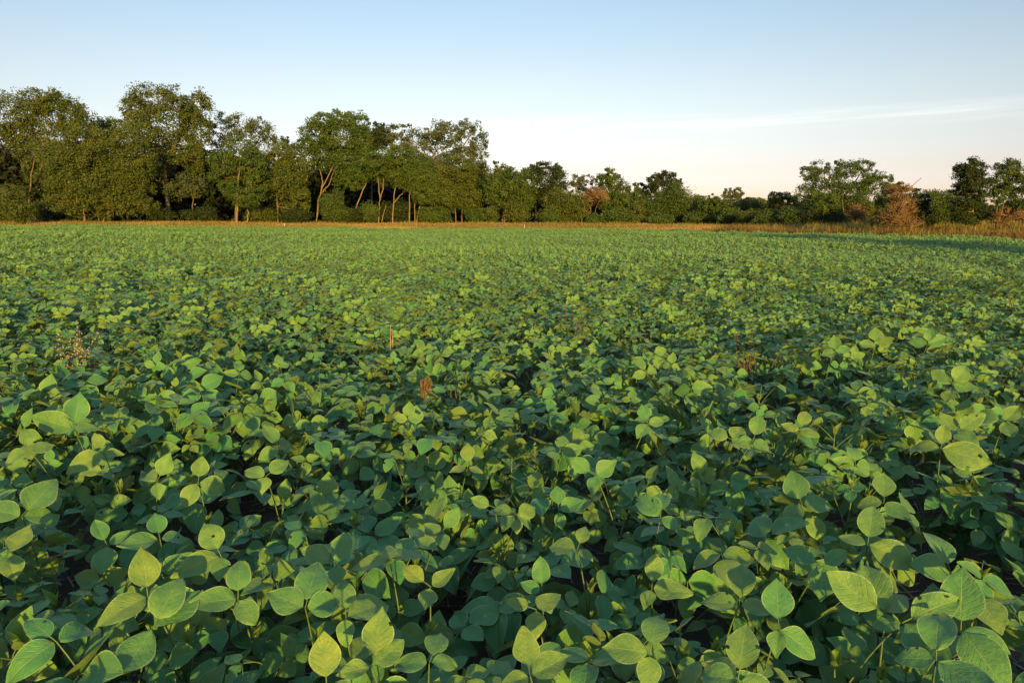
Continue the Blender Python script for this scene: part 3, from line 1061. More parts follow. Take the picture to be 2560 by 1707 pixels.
T('broadleaf_tree', 'thin twiggy crown poking up behind, left of the green dome', 112,
  [(714, 356, 14, 16), (750, 362, 20, 16), (735, 385, 40, 26)], [[(730, 556), (725, 400)], [(728, 420), (716, 352)]], 'dark', 1900, .34, .16, seed=10)
T('broadleaf_tree', 'big green domed tree in the middle with pale leaning forked trunks', 97,
  [(805, 306, 36, 22), (848, 300, 40, 22), (895, 312, 28, 28), (790, 345, 42, 38), (850, 345, 55, 42), (905, 352, 26, 42), (820, 385, 58, 38), (880, 400, 46, 40), (865, 440, 30, 30)],
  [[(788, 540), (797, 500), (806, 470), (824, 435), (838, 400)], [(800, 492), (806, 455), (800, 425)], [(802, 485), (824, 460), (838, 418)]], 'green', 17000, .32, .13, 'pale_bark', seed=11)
T('broadleaf_tree', 'dark round crown tucked behind the green dome on its right', 111,
  [(938, 330, 26, 22), (925, 352, 30, 26), (960, 345, 22, 28)], [[(930, 556), (930, 400)], [(928, 420), (940, 340)]], 'dark', 3600, .36, .2, seed=12)
T('cottonwood_tree', 'broad airy pale crown showing sky, highest right of the green dome', 107,
  [(1000, 330, 34, 20), (1035, 345, 34, 22), (990, 355, 26, 22), (1085, 326, 40, 22), (1120, 335, 40, 26), (1155, 322, 30, 20), (1180, 335, 32, 26), (1200, 370, 24, 28), (1190, 400, 28, 30), (1100, 372, 56, 28), (1040, 385, 46, 24), (1150, 390, 44, 32)],
  [[(1120, 556), (1122, 470), (1128, 400)], [(1122, 430), (1060, 360)], [(1124, 420), (1175, 340)], [(1124, 440), (1005, 345)]], 'pale', 9500, .34, .26, seed=13, clump=.14)
T('leaning_tree', 'tree with a thin trunk leaning right under a small green crown', 94,
  [(905, 430, 30, 26), (935, 415, 32, 28), (890, 455, 22, 20)], [[(880, 540), (893, 512), (908, 475), (918, 452), (925, 430)]], 'green', 4000, .28, .11, 'pale_bark', seed=14)
T('forked_tree', 'tree whose pale trunk splits into two thin upright stems', 92,
  [(945, 405, 36, 24), (965, 425, 28, 22), (930, 425, 22, 20)],
  [[(946, 558), (948, 525), (951, 492)], [(951, 500), (946, 460), (942, 420)], [(951, 496), (958, 465), (962, 425)], [(951, 520), (965, 512)]], 'green', 3600, .28, .11, 'pale_bark', seed=15)
T('broadleaf_tree', 'green tree with crooked pale trunk just right of the forked tree', 93,
  [(1000, 395, 40, 30), (975, 420, 30, 26), (1025, 425, 32, 30), (995, 445, 30, 22)],
  [[(982, 545), (984, 510), (988, 470), (992, 435)], [(984, 508), (1000, 490), (1012, 480)]], 'green', 6000, .28, .1, 'pale_bark', seed=16)
T('broadleaf_tree', 'leafy tree on two close straight orange-lit trunks near the middle', 92,
  [(1050, 420, 36, 30), (1040, 455, 36, 26), (1070, 450, 30, 32), (1060, 485, 34, 22)],
  [[(1022, 558), (1024, 500), (1026, 460)], [(1037, 556), (1037, 500), (1036, 465)], [(1038, 525), (1052, 505), (1062, 490)]], 'green', 7000, .28, .11, 'pale_bark', seed=17)
T('broadleaf_tree', 'dense green tree below the airy pale crown, on its left', 94,
  [(1095, 425, 38, 32), (1085, 465, 38, 34), (1110, 500, 40, 34), (1080, 515, 34, 26)], [[(1139, 556), (1138, 520), (1128, 480)]], 'olive', 8500, .28, .12, 'bark', seed=18)
T('broadleaf_tree', 'dense green tree below the airy pale crown, with two slim trunks', 94,
  [(1150, 420, 40, 30), (1165, 455, 44, 36), (1140, 485, 36, 32), (1180, 500, 38, 32)], [[(1152, 560), (1156, 520), (1160, 480)], [(1181, 556), (1180, 520)]], 'olive', 9000, .28, .12, 'bark', seed=19)
T('broadleaf_tree', 'green tree filling the right end of the tall wood', 95,
  [(1198, 440, 26, 34), (1195, 485, 30, 34), (1212, 520, 26, 26)], [[(1205, 556), (1204, 500)]], 'dark', 4600, .28, .12, seed=20)
T('broadleaf_tree', 'rounded green tree on a bright leaning trunk, first beyond the tall wood', 91,
  [(1250, 432, 34, 18), (1235, 460, 32, 28), (1275, 455, 36, 30), (1305, 462, 28, 32), (1255, 490, 42, 24), (1310, 500, 26, 26), (1240, 408, 8, 10)],
  [[(1260, 558), (1263, 535), (1268, 510), (1278, 490)], [(1255, 552), (1258, 530)]], 'green', 10000, .28, .13, 'pale_bark', seed=21)
T('broadleaf_tree', 'dark tree with flat knobbly top left of the pale see-through tree', 102,
  [(1330, 428, 24, 16), (1358, 420, 26, 16), (1392, 428, 18, 18), (1345, 455, 38, 30), (1395, 455, 24, 32), (1365, 490, 46, 30)], [[(1340, 556), (1338, 490)]], 'dark', 9000, .3, .2, seed=22)
T('cottonwood_tree', 'pale see-through tree behind the bare rusty tree', 112,
  [(1440, 452, 22, 14), (1462, 456, 24, 18), (1430, 475, 20, 18), (1470, 480, 26, 18)], [[(1455, 556), (1455, 500)], [(1455, 510), (1440, 455)]], 'pale', 1900, .32, .15, seed=23, clump=.15)
T('dead_tree', 'leafless rusty tree with a fan of bare twigs', 95,
  [(1485, 492, 28, 24), (1465, 505, 20, 22), (1505, 500, 18, 20)], [[(1474, 552), (1476, 530), (1480, 505)], [(1476, 530), (1500, 495)], [(1475, 530), (1466, 490)]], 'rust', 550, .11, .06, 'twig', seed=24, twigs=110)
T('broadleaf_tree', 'pointed green tree right of the bare rusty tree', 103,
  [(1522, 434, 16, 14), (1505, 450, 20, 16), (1535, 455, 24, 18), (1520, 480, 38, 22), (1558, 478, 22, 20), (1540, 505, 40, 26), (1565, 515, 26, 24)],
  [[(1502, 552), (1504, 535), (1510, 520), (1525, 512)], [(1504, 538), (1516, 530), (1530, 534)]], 'green', 9500, .28, .14, 'pale_bark', seed=25)
T('broadleaf_tree', 'low dark thicket tree left of the bare rusty tree', 93,
  [(1400, 505, 40, 30), (1440, 515, 32, 28), (1420, 535, 44, 20)], [[(1340, 556), (1345, 530)], [(1469, 556), (1468, 535)]], 'olive', 6000, .26, .09, seed=26)
T('broadleaf_tree', 'spiky small crowns left of the round-topped far tree', 117,
  [(1588, 468, 10, 12), (1604, 470, 10, 14), (1620, 476, 16, 14), (1600, 495, 28, 20)], [[(1600, 556), (1600, 500)], [(1600, 510), (1590, 465)]], 'green', 2600, .32, .14, seed=27)
T('broadleaf_tree', 'round-topped tree rising above a smooth green tree, right of centre', 113,
  [(1640, 452, 20, 18), (1662, 444, 24, 14), (1685, 455, 18, 18), (1655, 475, 36, 22)], [[(1655, 556), (1655, 490)], [(1655, 500), (1670, 450)]], 'dark', 5200, .3, .16, seed=28)
T('broadleaf_tree', 'smooth dense green tree sloping down to the right', 93,
  [(1690, 478, 24, 18), (1670, 500, 34, 24), (1700, 505, 32, 28), (1650, 525, 36, 26), (1690, 535, 42, 24), (1725, 530, 24, 28)], [[(1675, 556), (1678, 525)]], 'green', 11000, .24, .12, seed=29, clump=.24)
T('broadleaf_tree', 'low tree with layered boughs left of the smooth green tree', 95,
  [(1590, 530, 36, 22), (1560, 540, 34, 18), (1615, 540, 28, 18), (1610, 505, 24, 16)], [[(1595, 556), (1596, 535)]], 'olive', 5200, .25, .1, seed=30)
T('broadleaf_tree', 'small bright green tree with an orange foot, right of the smooth tree', 88,
  [(1785, 500, 16, 14), (1772, 518, 22, 18), (1800, 520, 22, 20), (1785, 540, 30, 16)], [[(1786, 558), (1786, 540), (1785, 520)]], 'green', 4800, .24, .1, 'pale_bark', seed=31)
T('broadleaf_tree', 'two-headed thin tree standing up from the low far hedge', 112,
  [(1818, 483, 12, 12), (1846, 480, 14, 12), (1830, 498, 24, 14)], [[(1832, 556), (1832, 510)], [(1832, 515), (1818, 480)], [(1832, 515), (1848, 478)]], 'pale', 1700, .3, .12, seed=32)
T('broadleaf_tree', 'bushy brownish tree low in the gap left of the broad tree', 92,
  [(1850, 520, 28, 20), (1880, 525, 30, 20), (1835, 540, 26, 16), (1905, 535, 24, 18)], [[(1860, 556), (1860, 535)]], 'olive', 5200, .25, .09, seed=33)
T('broadleaf_tree', 'flat-topped far tree in the low gap of the skyline', 118,
  [(1885, 507, 26, 13), (1915, 510, 24, 12), (1745, 505, 24, 16), (1760, 520, 20, 18)], [[(1890, 556), (1890, 520)]], 'green', 3600, .32, .12, seed=34)
T('broadleaf_tree', 'pale-limbed tree beside a dark hollow, left of the broad tree', 86,
  [(1935, 497, 20, 14), (1962, 492, 18, 14), (1945, 518, 26, 18), (1985, 512, 18, 20), (1975, 535, 24, 18)], [[(1925, 556), (1928, 530), (1930, 510)], [(1940, 540), (1943, 515)]], 'olive', 4800, .25, .09, 'pale_bark', seed=35)
T('broadleaf_tree', 'broad spreading tree with an open lacy top, right of centre', 76,
  [(2018, 433, 22, 13), (2045, 422, 26, 16), (2085, 418, 24, 17), (2060, 445, 40, 22), (2125, 420, 22, 14), (2155, 418, 28, 16), (2190, 440, 24, 16), (2218, 455, 18, 13), (2130, 450, 50, 26), (2185, 468, 34, 22), (2060, 485, 48, 26), (2120, 490, 46, 28), (2180, 505, 40, 26), (2020, 500, 36, 32), (2030, 535, 36, 22), (2095, 525, 52, 26), (2160, 535, 52, 22), (2222, 500, 22, 34)],
  [[(2096, 556), (2098, 520), (2100, 490)], [(2098, 515), (2060, 440)], [(2099, 510), (2155, 430)], [(2099, 510), (2200, 460)]], 'green', 19000, .22, .17, seed=36, clump=.15)
T('slender_tree', 'slender tree on a pale slanting pole-like trunk under the broad tree', 71,
  [(2062, 505, 26, 16), (2045, 520, 22, 14), (2085, 518, 20, 14)], [[(2053, 562), (2057, 545), (2061, 522), (2064, 508)]], 'green', 2600, .2, .075, 'pale_bark', seed=37)
T('broadleaf_tree', 'green tree with rusty lower boughs beside the broad tree', 72,
  [(2150, 520, 28, 22), (2175, 535, 34, 22), (2205, 520, 24, 24), (2215, 545, 24, 18)], [[(2110, 558), (2108, 525), (2106, 500)]], 'olive', 5000, .2, .1, seed=38)
# --- right: vine tangle, narrow tree, bushes
T('dead_tree', 'rust-brown dead tree wrapped in dry vines with one bare limb rising right', 47,
  [(2232, 480, 20, 14), (2262, 478, 20, 14), (2245, 505, 26, 22), (2240, 535, 34, 24), (2270, 530, 26, 28), (2222, 555, 30, 26), (2262, 565, 40, 22)],
  [[(2215, 590), (2222, 565), (2236, 530), (2246, 490)], [(2262, 588), (2262, 530), (2264, 480), (2285, 462), (2303, 445)], [(2256, 500), (2254, 470), (2256, 452)]],
  'rust', 2100, .10, .06, 'twig', seed=39, twigs=70, clump=.24)
T('broadleaf_tree', 'leafy brown-green vine mass on top of the dead tree', 48.5,
  [(2225, 472, 24, 12), (2248, 466, 14, 8), (2275, 485, 22, 14), (2215, 498, 20, 20), (2285, 505, 16, 18)], [[(2240, 590), (2240, 520)]], 'olive', 2600, .14, .05, seed=40)
T('broadleaf_tree', 'rounded green tree filling the gap right of the dead vine tree', 57,
  [(2325, 500, 34, 18), (2365, 495, 34, 16), (2340, 525, 40, 22), (2385, 520, 28, 24), (2350, 550, 50, 22), (2390, 550, 30, 22)], [[(2350, 575), (2350, 545)]], 'green', 8500, .17, .09, seed=41, clump=.2)
T('broadleaf_tree', 'dark shaded bush-like tree immediately right of the dead vine tree', 52,
  [(2300, 520, 22, 20), (2312, 545, 24, 22), (2305, 500, 14, 12)], [[(2308, 580), (2308, 545)]], 'dark', 3200, .16, .06, seed=42)
T('upright_tree', 'narrow upright dark tree with layered boughs and a pale trunk', 44.5,
  [(2405, 425, 16, 12), (2428, 412, 20, 12), (2448, 420, 14, 14), (2422, 440, 30, 14), (2414, 460, 26, 12), (2436, 462, 24, 14), (2405, 480, 24, 9), (2435, 485, 26, 11), (2420, 505, 36, 11), (2400, 520, 28, 9), (2445, 525, 34, 12), (2425, 545, 40, 12)],
  [[(2437, 598), (2437, 570), (2434, 530), (2428, 470), (2425, 420)]], 'dark', 9500, .15, .075, 'pale_bark', seed=43, clump=.2)
T('broadleaf_tree', 'tree with fine drooping twigs cut by the right edge of the photo', 45.5,
  [(2525, 415, 26, 14), (2500, 432, 22, 14), (2548, 432, 26, 18), (2495, 455, 26, 16), (2535, 460, 34, 20), (2575, 455, 24, 24), (2505, 482, 30, 16), (2555, 495, 36, 22), (2480, 500, 20, 12), (2600, 480, 30, 40)],
  [[(2488, 595), (2490, 550), (2492, 505)], [(2500, 520), (2520, 450)], [(2540, 590), (2552, 555), (2558, 500)]], 'green', 8500, .15, .075, seed=44, clump=.16, twigs=6)
T('dead_shrub', 'rusty bare-stemmed thicket under the tree at the right edge', 43.5,
  [(2520, 545, 34, 22), (2555, 550, 28, 22), (2500, 560, 24, 18), (2585, 560, 28, 24)], [[(2510, 596), (2515, 565)], [(2530, 596), (2545, 555)], [(2480, 596), (2492, 570), (2500, 550)]], 'rust', 700, .10, .035, 'twig', seed=45, twigs=50, cat='shrub')

# --- trees off the right edge whose shadows fall across the field
def free_tree(label, x, y, h, seed, mat='green'):
    rg = np.random.default_rng(seed)
    z0 = gz(x, y)
    root = thing('broadleaf_tree', label, 'tree', (x, y, z0))
    mb, tb = MB(), MB()
    tb.tube(branch((0, 0, -.1), (0, 0, h * .6), rg, 7, .02), np.linspace(.2, .08, 7), 7)
    for i in range(9):
        a = i * 2.4
        c = np.array([math.cos(a) * h * .13, math.sin(a) * h * .13, h * (.38 + .055 * i)])
        r = np.array([h * .13, h * .13, h * .11])
        P, od, tt = crown_points(c, r, 900, rg)
        V, Q, Tn = leaf_cards(P, .3, rg, tt, .3, od)
        mb.add(V, Q, None, Tn)
        tb.tube(branch((0, 0, h * .3 + .02 * i), c, rg, 5, .1), np.linspace(.07, .02, 5), 5)
    link('crown', mb.mesh('tree_crown', [M[mat]], smooth=False), root)
    link('trunk', tb.mesh('tree_trunk', [M['bark']]), root)


free_tree('leafy tree beyond the right edge of view that throws the long shadow on the field', 26.6, -20, 10.8, 61)
free_tree('second leafy tree beyond the right edge throwing the shadow nearest the right border', 29.5, -14, 7.0, 62)

# --- shrubs
SH = [
    ('bush of pale green leaves at the lower left corner of the wood', 86, [(35, 500, 30, 30), (28, 525, 36, 28), (50, 530, 28, 24)], 'olive', 4200),
    ('dark low bush right of the left corner bush', 96, [(95, 528, 30, 20), (60, 480, 24, 14)], 'dark', 2000),
    ('low dark bush beneath the wide olive tree', 95, [(140, 530, 34, 20)], 'dark', 1800),
    ('low dark bush under the tallest tree', 95, [(405, 536, 34, 13)], 'dark', 1300),
    ('low brownish bush left of the straight orange-lit trunk', 93, [(470, 538, 26, 12), (520, 534, 26, 17)], 'dark', 1900),
    ('low bush right of the straight orange-lit trunk', 92, [(650, 535, 34, 18)], 'olive', 1700),
    ('low bush under the drooping leafy tree', 91, [(740, 540, 34, 16)], 'dark', 1800),
    ('rounded green bush under the green domed tree', 92, [(830, 510, 30, 30), (845, 535, 32, 20)], 'green', 4200),
    ('low shaded bush left of the leaning tree', 93, [(870, 540, 24, 14), (900, 535, 26, 18)], 'dark', 2000),
    ('bright green bush left of the forked trunk', 91, [(925, 530, 20, 22)], 'green', 1900),
    ('dark spreading bush behind the crooked pale trunk', 95, [(975, 530, 32, 20), (1005, 525, 24, 22)], 'dark', 2600),
    ('low bush between the twin orange-lit trunks and the slim trunks', 93, [(1085, 540, 36, 18)], 'green', 2000),
    ('low green bush beneath the right end of the tall wood', 92, [(1205, 542, 34, 18)], 'green', 2200),
    ('yellowish bush left of the bright leaning trunk', 90, [(1225, 535, 20, 16)], 'olive', 1200),
    ('olive bush right of the bright leaning trunk', 90, [(1295, 530, 28, 26)], 'olive', 2600),
    ('small olive bush under the flat knobbly-topped tree', 90, [(1370, 542, 24, 16)], 'green', 1500),
    ('green bush under the bare rusty tree', 91, [(1490, 548, 24, 12)], 'green', 1200),
    ('green bush under the orange curved limbs', 91, [(1540, 540, 30, 16)], 'green', 1900),
    ('low bush at the foot of the layered-bough tree', 90, [(1610, 552, 34, 9)], 'olive', 1300),
    ('low bush at the right foot of the smooth tree', 89, [(1740, 545, 26, 14)], 'green', 1700),
    ('bluish dark bush left of the slanting pole-like trunk', 72, [(2025, 540, 28, 18)], 'dark', 2000),
    ('dark green bush right of the slanting pole-like trunk', 72, [(2085, 545, 34, 16)], 'dark', 2200),
    ('rusty dry bush in front of the broad tree', 68, [(2145, 535, 20, 20)], 'rust', 900),
    ('green bush left of the dead vine tree', 58, [(2190, 560, 26, 16)], 'olive', 1600),
    ('mid-green bush right of the small bright green tree', 84, [(1825, 540, 24, 16), (1808, 548, 18, 12)], 'green', 2200),
    ('olive bush in front of the bushy brownish low tree', 80, [(1872, 545, 28, 14)], 'olive', 1800),
    ('mid-green bush below the pale-limbed tree', 76, [(1925, 545, 30, 15), (1900, 550, 20, 10)], 'green', 2300),
    ('mid-green bush left of the broad spreading tree', 73, [(1978, 540, 26, 18)], 'green', 2000),
    ('low green bush at the left foot of the smooth sloping tree', 88, [(1652, 550, 30, 10)], 'green', 1500),
    ('blackish bush at the foot of the right edge tree', 42, [(2500, 592, 18, 8)], 'dark', 900),
]
for i, (lab, D, lb, mt, n) in enumerate(SH):
    bush(lab, D, lb, mt, n, .26 if D > 80 else (.2 if D > 60 else .13), 200 + i)

# --- distant wood behind everything: one mass
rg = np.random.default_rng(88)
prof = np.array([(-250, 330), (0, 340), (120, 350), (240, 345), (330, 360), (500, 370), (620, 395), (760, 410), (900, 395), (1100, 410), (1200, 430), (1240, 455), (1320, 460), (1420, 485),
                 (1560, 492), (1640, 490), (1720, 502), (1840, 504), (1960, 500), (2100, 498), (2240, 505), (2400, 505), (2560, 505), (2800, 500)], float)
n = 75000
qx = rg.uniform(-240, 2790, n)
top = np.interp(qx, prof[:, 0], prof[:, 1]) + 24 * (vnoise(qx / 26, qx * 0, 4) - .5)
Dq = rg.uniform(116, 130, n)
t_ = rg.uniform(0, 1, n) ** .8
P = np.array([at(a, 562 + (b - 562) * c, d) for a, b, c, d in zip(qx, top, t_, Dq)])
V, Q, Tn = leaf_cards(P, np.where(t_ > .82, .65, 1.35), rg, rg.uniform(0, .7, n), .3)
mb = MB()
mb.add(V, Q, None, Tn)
tag(link('woodland', mb.mesh('woodland', [M['deep_shade']], smooth=False)), 'dark mass of deeper woodland filling the gaps behind the edge trees', 'woodland', None, 'stuff')


# ------------------------------------------------------------------ grass margins
def blades(mb, P, h, w, rg, tint, lean=.35):
    n = len(P)
    a = rg.uniform(0, 2 * PI, n)
    s_ = np.stack([np.cos(a), np.sin(a), a * 0], -1) * w[:, None]
    ln = rg.normal(0, lean, (n, 3)) * h[:, None]
    ln[:, 2] = h * rg.uniform(.85, 1.0, n)
    midp = P + ln * .55 * np.array([.5, .5, 1])
    V = np.stack([P - s_, P + s_, midp + s_ * .8, midp - s_ * .8, P + ln + s_ * .15, P + ln - s_ * .15], 1).reshape(-1, 3)
    b = np.arange(n)[:, None] * 6
    Q = np.concatenate([b + [0, 1, 2, 3], b + [3, 2, 4, 5]], 0)
    mb.add(V, Q, None, np.repeat(np.clip(tint, 0, 1), 6))


def margin_points(n, d0, d1, rg, x0=-75, x1=40):
    out = []
    while len(out) < n:
        k = n * 3
        x = rg.uniform(x0, x1, k); y = rg.uniform(28, 96, k)
        d = edge_distance(x, y)
        ok = (d > d0) & (d < d1) & (np.abs(x) < y * .8 + 3)
        out += list(zip(x[ok], y[ok]))
    a = np.array(out[:n])
    return a[:, 0], a[:, 1]


rg = np.random.default_rng(99)
mb = MB()
x, y = margin_points(90000, .2, 16, rg)
sel = ((x < 17.5) | (y > 64)) & (rg.uniform(0, 1, len(x)) < .35 + .65 * sstep(-52, -22, x + 14 * (vnoise(x * .1, y * .2, 61) - .5)))
x, y = x[sel], y[sel]
d = edge_distance(x, y)
patch = vnoise(x * .13, y * .3, 12)
h = (.20 + .34 * vnoise(x * .5, y * .5, 9) * rg.uniform(.5, 1.2, len(x))) * np.where(d < 5, .75, 1.1)
P = np.stack([x, y, ground_z(x, y) - .02], -1)
tn = .65 * sstep(.38, .68, patch) + rg.uniform(0, .35, len(x))
near = d < 7.5
blades(mb, P, h, rg.uniform(.012, .03, len(x)), rg, tn)
tag(link('dry_grass', mb.mesh('dry_grass', [M['tan']], smooth=False)), 'strip of orange-lit dry grass between the crop and the trees', 'grass', None, 'stuff')
mb = MB()
x, y = margin_points(56000, .8, 20, rg)
g = vnoise(x * .16, y * .3, 14)
sel = ((x < 17.5) | (y > 64)) & (g > .40 - .45 * sstep(5, -35, x))
x, y = x[sel], y[sel]
P = np.stack([x, y, ground_z(x, y) - .02], -1)
blades(mb, P, rg.uniform(.25, .7, len(x)) * (.5 + .7 * vnoise(x * .3, y * .3, 31)), rg.uniform(.015, .035, len(x)), rg, rg.uniform(0, 1, len(x)))
tag(link('green_grass', mb.mesh('green_grass', [M['weed']], smooth=False)), 'greener rank grass mixed into the strip at the foot of the trees', 'grass', None, 'stuff')
# tall weeds on the right
mb = MB()
x, y = margin_points(52000, .3, 22, rg, 15, 50)
sel = (y < 66)
x, y = x[sel], y[sel]
d = edge_distance(x, y)
P = np.stack([x, y, ground_z(x, y) - .02], -1)
h = (.42 + 1.0 * vnoise(x * .35, y * .35, 15)) * rg.uniform(.6, 1.1, len(x)) * np.where(d < 1.2, .55, 1)
blades(mb, P, h, rg.uniform(.008, .028, len(x)), rg, rg.uniform(0, 1, len(x)), .16)
tag(link('tall_weeds', mb.mesh('tall_weeds', [M['weed']], smooth=False)), 'belt of tall golden weeds along the right edge of the field', 'weeds', None, 'stuff')
mb = MB()
x, y = margin_points(24000, .2, 5, rg, 15, 40)
sel = (y < 64)
x, y = x[sel], y[sel]
P = np.stack([x, y, ground_z(x, y) - .02], -1)
blades(mb, P, rg.uniform(.35, 1.0, len(x)) * (.5 + .9 * vnoise(x * .6, y * .6, 23)), rg.uniform(.01, .03, len(x)), rg, rg.uniform(0, 1, len(x)), .3)
tag(link('brown_weeds', mb.mesh('brown_weeds', [M['rust']], smooth=False)), 'reddish brown dead weeds in front of the golden weed belt', 'weeds', None, 'stuff')


# ------------------------------------------------------------------ marker posts
def post(label, px, py, D, h, w):
    p = at(px, py, D)
    z = gz(p[0], p[1])
    root = thing('marker_post', label, 'post', (p[0], p[1], z), 'white marker posts along the field edge')
    mb = MB()
    top = h
    mb.tube(np.array([[0, 0, -.1], [0, 0, top * .5], [0, 0, top]]), np.array([w, w, w * .95]) / 2, 10)
    mb.tube(np.array([[0, 0, top], [0, 0, top + .001]]), np.array([w * .475, .001]), 10)
    link('shaft', mb.mesh('post_shaft', [M['white']]), root)
    mb = MB()
    mb.tube(np.array([[0, 0, top - .04], [0, 0, top + .01], [0, 0, top + .03], [0, 0, top + .035]]), np.array([.56, .58, .4, .01]) * w, 10)
    link('cap', mb.mesh('post_cap', [M['white']]), root)


post('short white post at the right edge of the crop, below the narrow upright tree', 2365, 590, 41.0, .60, .08)
post('white post in the grass under the drooping leafy tree on the left', 711, 555, 84, .5, .05)
post('white post in the grass below the flat knobbly-topped tree', 1311, 562, 80, .45, .05)


# ------------------------------------------------------------------ dead weeds and other odd plants in the crop
def dead_weed(label, px, py, ht_px, seed, curl=True, spread=.06, nst=2, leafy=7, mats=('dead_stem', 'dead_leaf'), zb=.42):
    """(px, py): where the weed's middle shows; ht_px: its visible height in the photograph"""
    rg = np.random.default_rng(seed)
    b = on_plane(px, py + ht_px * .5, zb)
    dist = np.linalg.norm(b - CAM)
    h = ht_px * dist / F * 1.1
    root = thing('dead_weed', label, 'weed', (b[0], b[1], 0), 'dead weeds standing in the crop')
    sb, lb = MB(), MB()
    for i in range(nst):
        top = np.array([rg.normal(0, spread), rg.normal(0, spread * .6), zb + h * rg.uniform(.75, 1.0)])
        p = branch((rg.normal(0, .01), rg.normal(0, .01), 0), top, rg, 8, .03)
        if curl:
            p = np.vstack([p, top + [.015, 0, .01], top + [.03, 0, -.01], top + [.035, 0, -.05]])
        sb.tube(p, np.linspace(.006, .0025, len(p)), 5)
        for j in range(leafy):
            k = rg.uniform(.45, 1)
            c = stem_point(p, k * .95)
            L = rg.uniform(.03, .075) * (.6 + h)
            v, q, uv = leaflet(L, L * .3, rg.uniform(.5, 1.3), rg.normal(-1.2, .7), .08, rg, 2, 5)
            Tm = rot('z', rg.uniform(0, 6.28)) @ rot('x', R(rg.uniform(-95, -45)))
            lb.add(v @ Tm.T + c, q, uv, rg.uniform(0, 1))
    link('stem', sb.mesh('weed_stem', [M[mats[0]]]), root)
    if leafy:
        link('leaf', lb.mesh('weed_leaf', [M[mats[1]]]), root).name = 'withered_foliage'
    return root


dead_weed('orange-brown withered weed with a curled top, lower centre of the crop', 1060, 990, 88, 1, True, .025, 3, 16)
dead_weed('dark red-brown withered stalk right of the curled orange weed', 1137, 1003, 62, 2, False, .015, 2, 7)
dead_weed('thin straight reddish stalk in the middle of the crop', 1408, 797, 66, 3, False, .015, 2, 1)
dead_weed('brown broken stalks just right of the thin reddish stalk', 1458, 826, 52, 4, False, .06, 4, 4)
dead_weed('lone brown stalk in the left part of the crop', 199, 766, 46, 5, False, .012, 1, 3)
dead_weed('far thin reddish stalk left of a pair of stalks', 1374, 690, 46, 6, False, .012, 1, 2)
dead_weed('far reddish stalk, left of the pair beyond the crop middle', 1475, 697, 40, 7, False, .015, 2, 2)
dead_weed('far reddish stalk, right and taller of the pair', 1502, 694, 46, 8, False, .012, 1, 2)
dead_weed('upper brown grassy clump in the right half of the crop', 1853, 852, 36, 9, False, .08, 7, 8, ('dead_stem', 'dead_leaf'))
dead_weed('lower dark brown grassy clump in the right half of the crop', 1880, 900, 38, 10, False, .08, 7, 9)
dead_weed('reddish spread of dead weed tops far out on the right', 2000, 655, 22, 11, False, .5, 14, 2)
dead_weed('thin tan stalk standing far out left of the reddish weed spread', 1972, 652, 44, 12, False, .015, 1, 2, ('straw', 'straw'))
dead_weed('thin rusty stalk below the reddish weed spread', 1880, 683, 40, 13, False, .012, 1, 2)
dead_weed('thin tan stalk far out near the right border', 2285, 660, 30, 14, False, .012, 1, 1, ('straw', 'straw'))
dead_weed('brown withered clump at the right border of the photo', 2530, 757, 36, 15, False, .08, 4, 4)
dead_weed('dry tan stalk with seed bits left of centre', 985, 850, 80, 16, False, .02, 2, 5, ('straw', 'seed'))
dead_weed('dark dry seed stalk left of the tan seed stalk', 940, 882, 50, 17, False, .015, 1, 7, ('dead_stem', 'dead_stem'))


def seed_weed(label, px, py, ht_px, seed):
    rg = np.random.default_rng(seed)
    zb = .36
    b = on_plane(px, py + ht_px * .5, zb)
    h = ht_px * np.linalg.norm(b - CAM) / F * 1.1
    root = thing('seeding_weed', label, 'weed', (b[0], b[1], 0))
    sb, hb = MB(), MB()
    for i in range(16):
        top = np.array([rg.normal(0, .075), rg.normal(0, .06), zb + h * rg.uniform(.35, .9)])
        p = branch((0, 0, 0), top, rg, 8, .04)
        sb.tube(p, np.linspace(.003, .0009, 8), 4)
        for j in range(20):
            c = stem_point(p, rg.uniform(.6, 1)) + rg.normal(0, .014, 3)
            s_ = rg.uniform(.003, .007)
            hb.tube(np.array([c - [0, 0, s_], c - [0, 0, s_ * .4], c + [0, 0, s_ * .4], c + [0, 0, s_]]), np.array([.1, 1, 1, .1]) * s_, 5)
    link('stem', sb.mesh('weed_stem', [M['dead_stem']]), root)
    link('seed_head', hb.mesh('weed_seed_head', [M['seed']]), root)


seed_weed('dry branching weed dotted with pale seed heads, left part of the crop', 212, 895, 120, 31)


def grass_clump(label, px, py, ht_px, seed):
    rg = np.random.default_rng(seed)
    b = on_plane(px, py + ht_px * .55, .12)
    h = .42
    root = thing('grass_clump', label, 'grass clump', (b[0], b[1], 0))
    mb = MB()
    for i in range(13):
        a = rg.uniform(0, 6.28); L = h * rg.uniform(.7, 1.2); w = rg.uniform(.006, .012)
        v, q, uv = leaflet(L, w * 2.2, .3, rg.normal(-.5, .4), .0, rg, 2, 8)
        v[:, 0] *= 1.0
        Tm = rot('z', a) @ rot('x', R(rg.uniform(55, 86)))
        mb.add(v @ Tm.T, q, uv, rg.uniform(0, 1))
    link('blades', mb.mesh('grass_blades', [M['blade']]), root)


grass_clump('clump of long green grass blades in a dark gap, lower right', 1885, 1255, 150, 41)


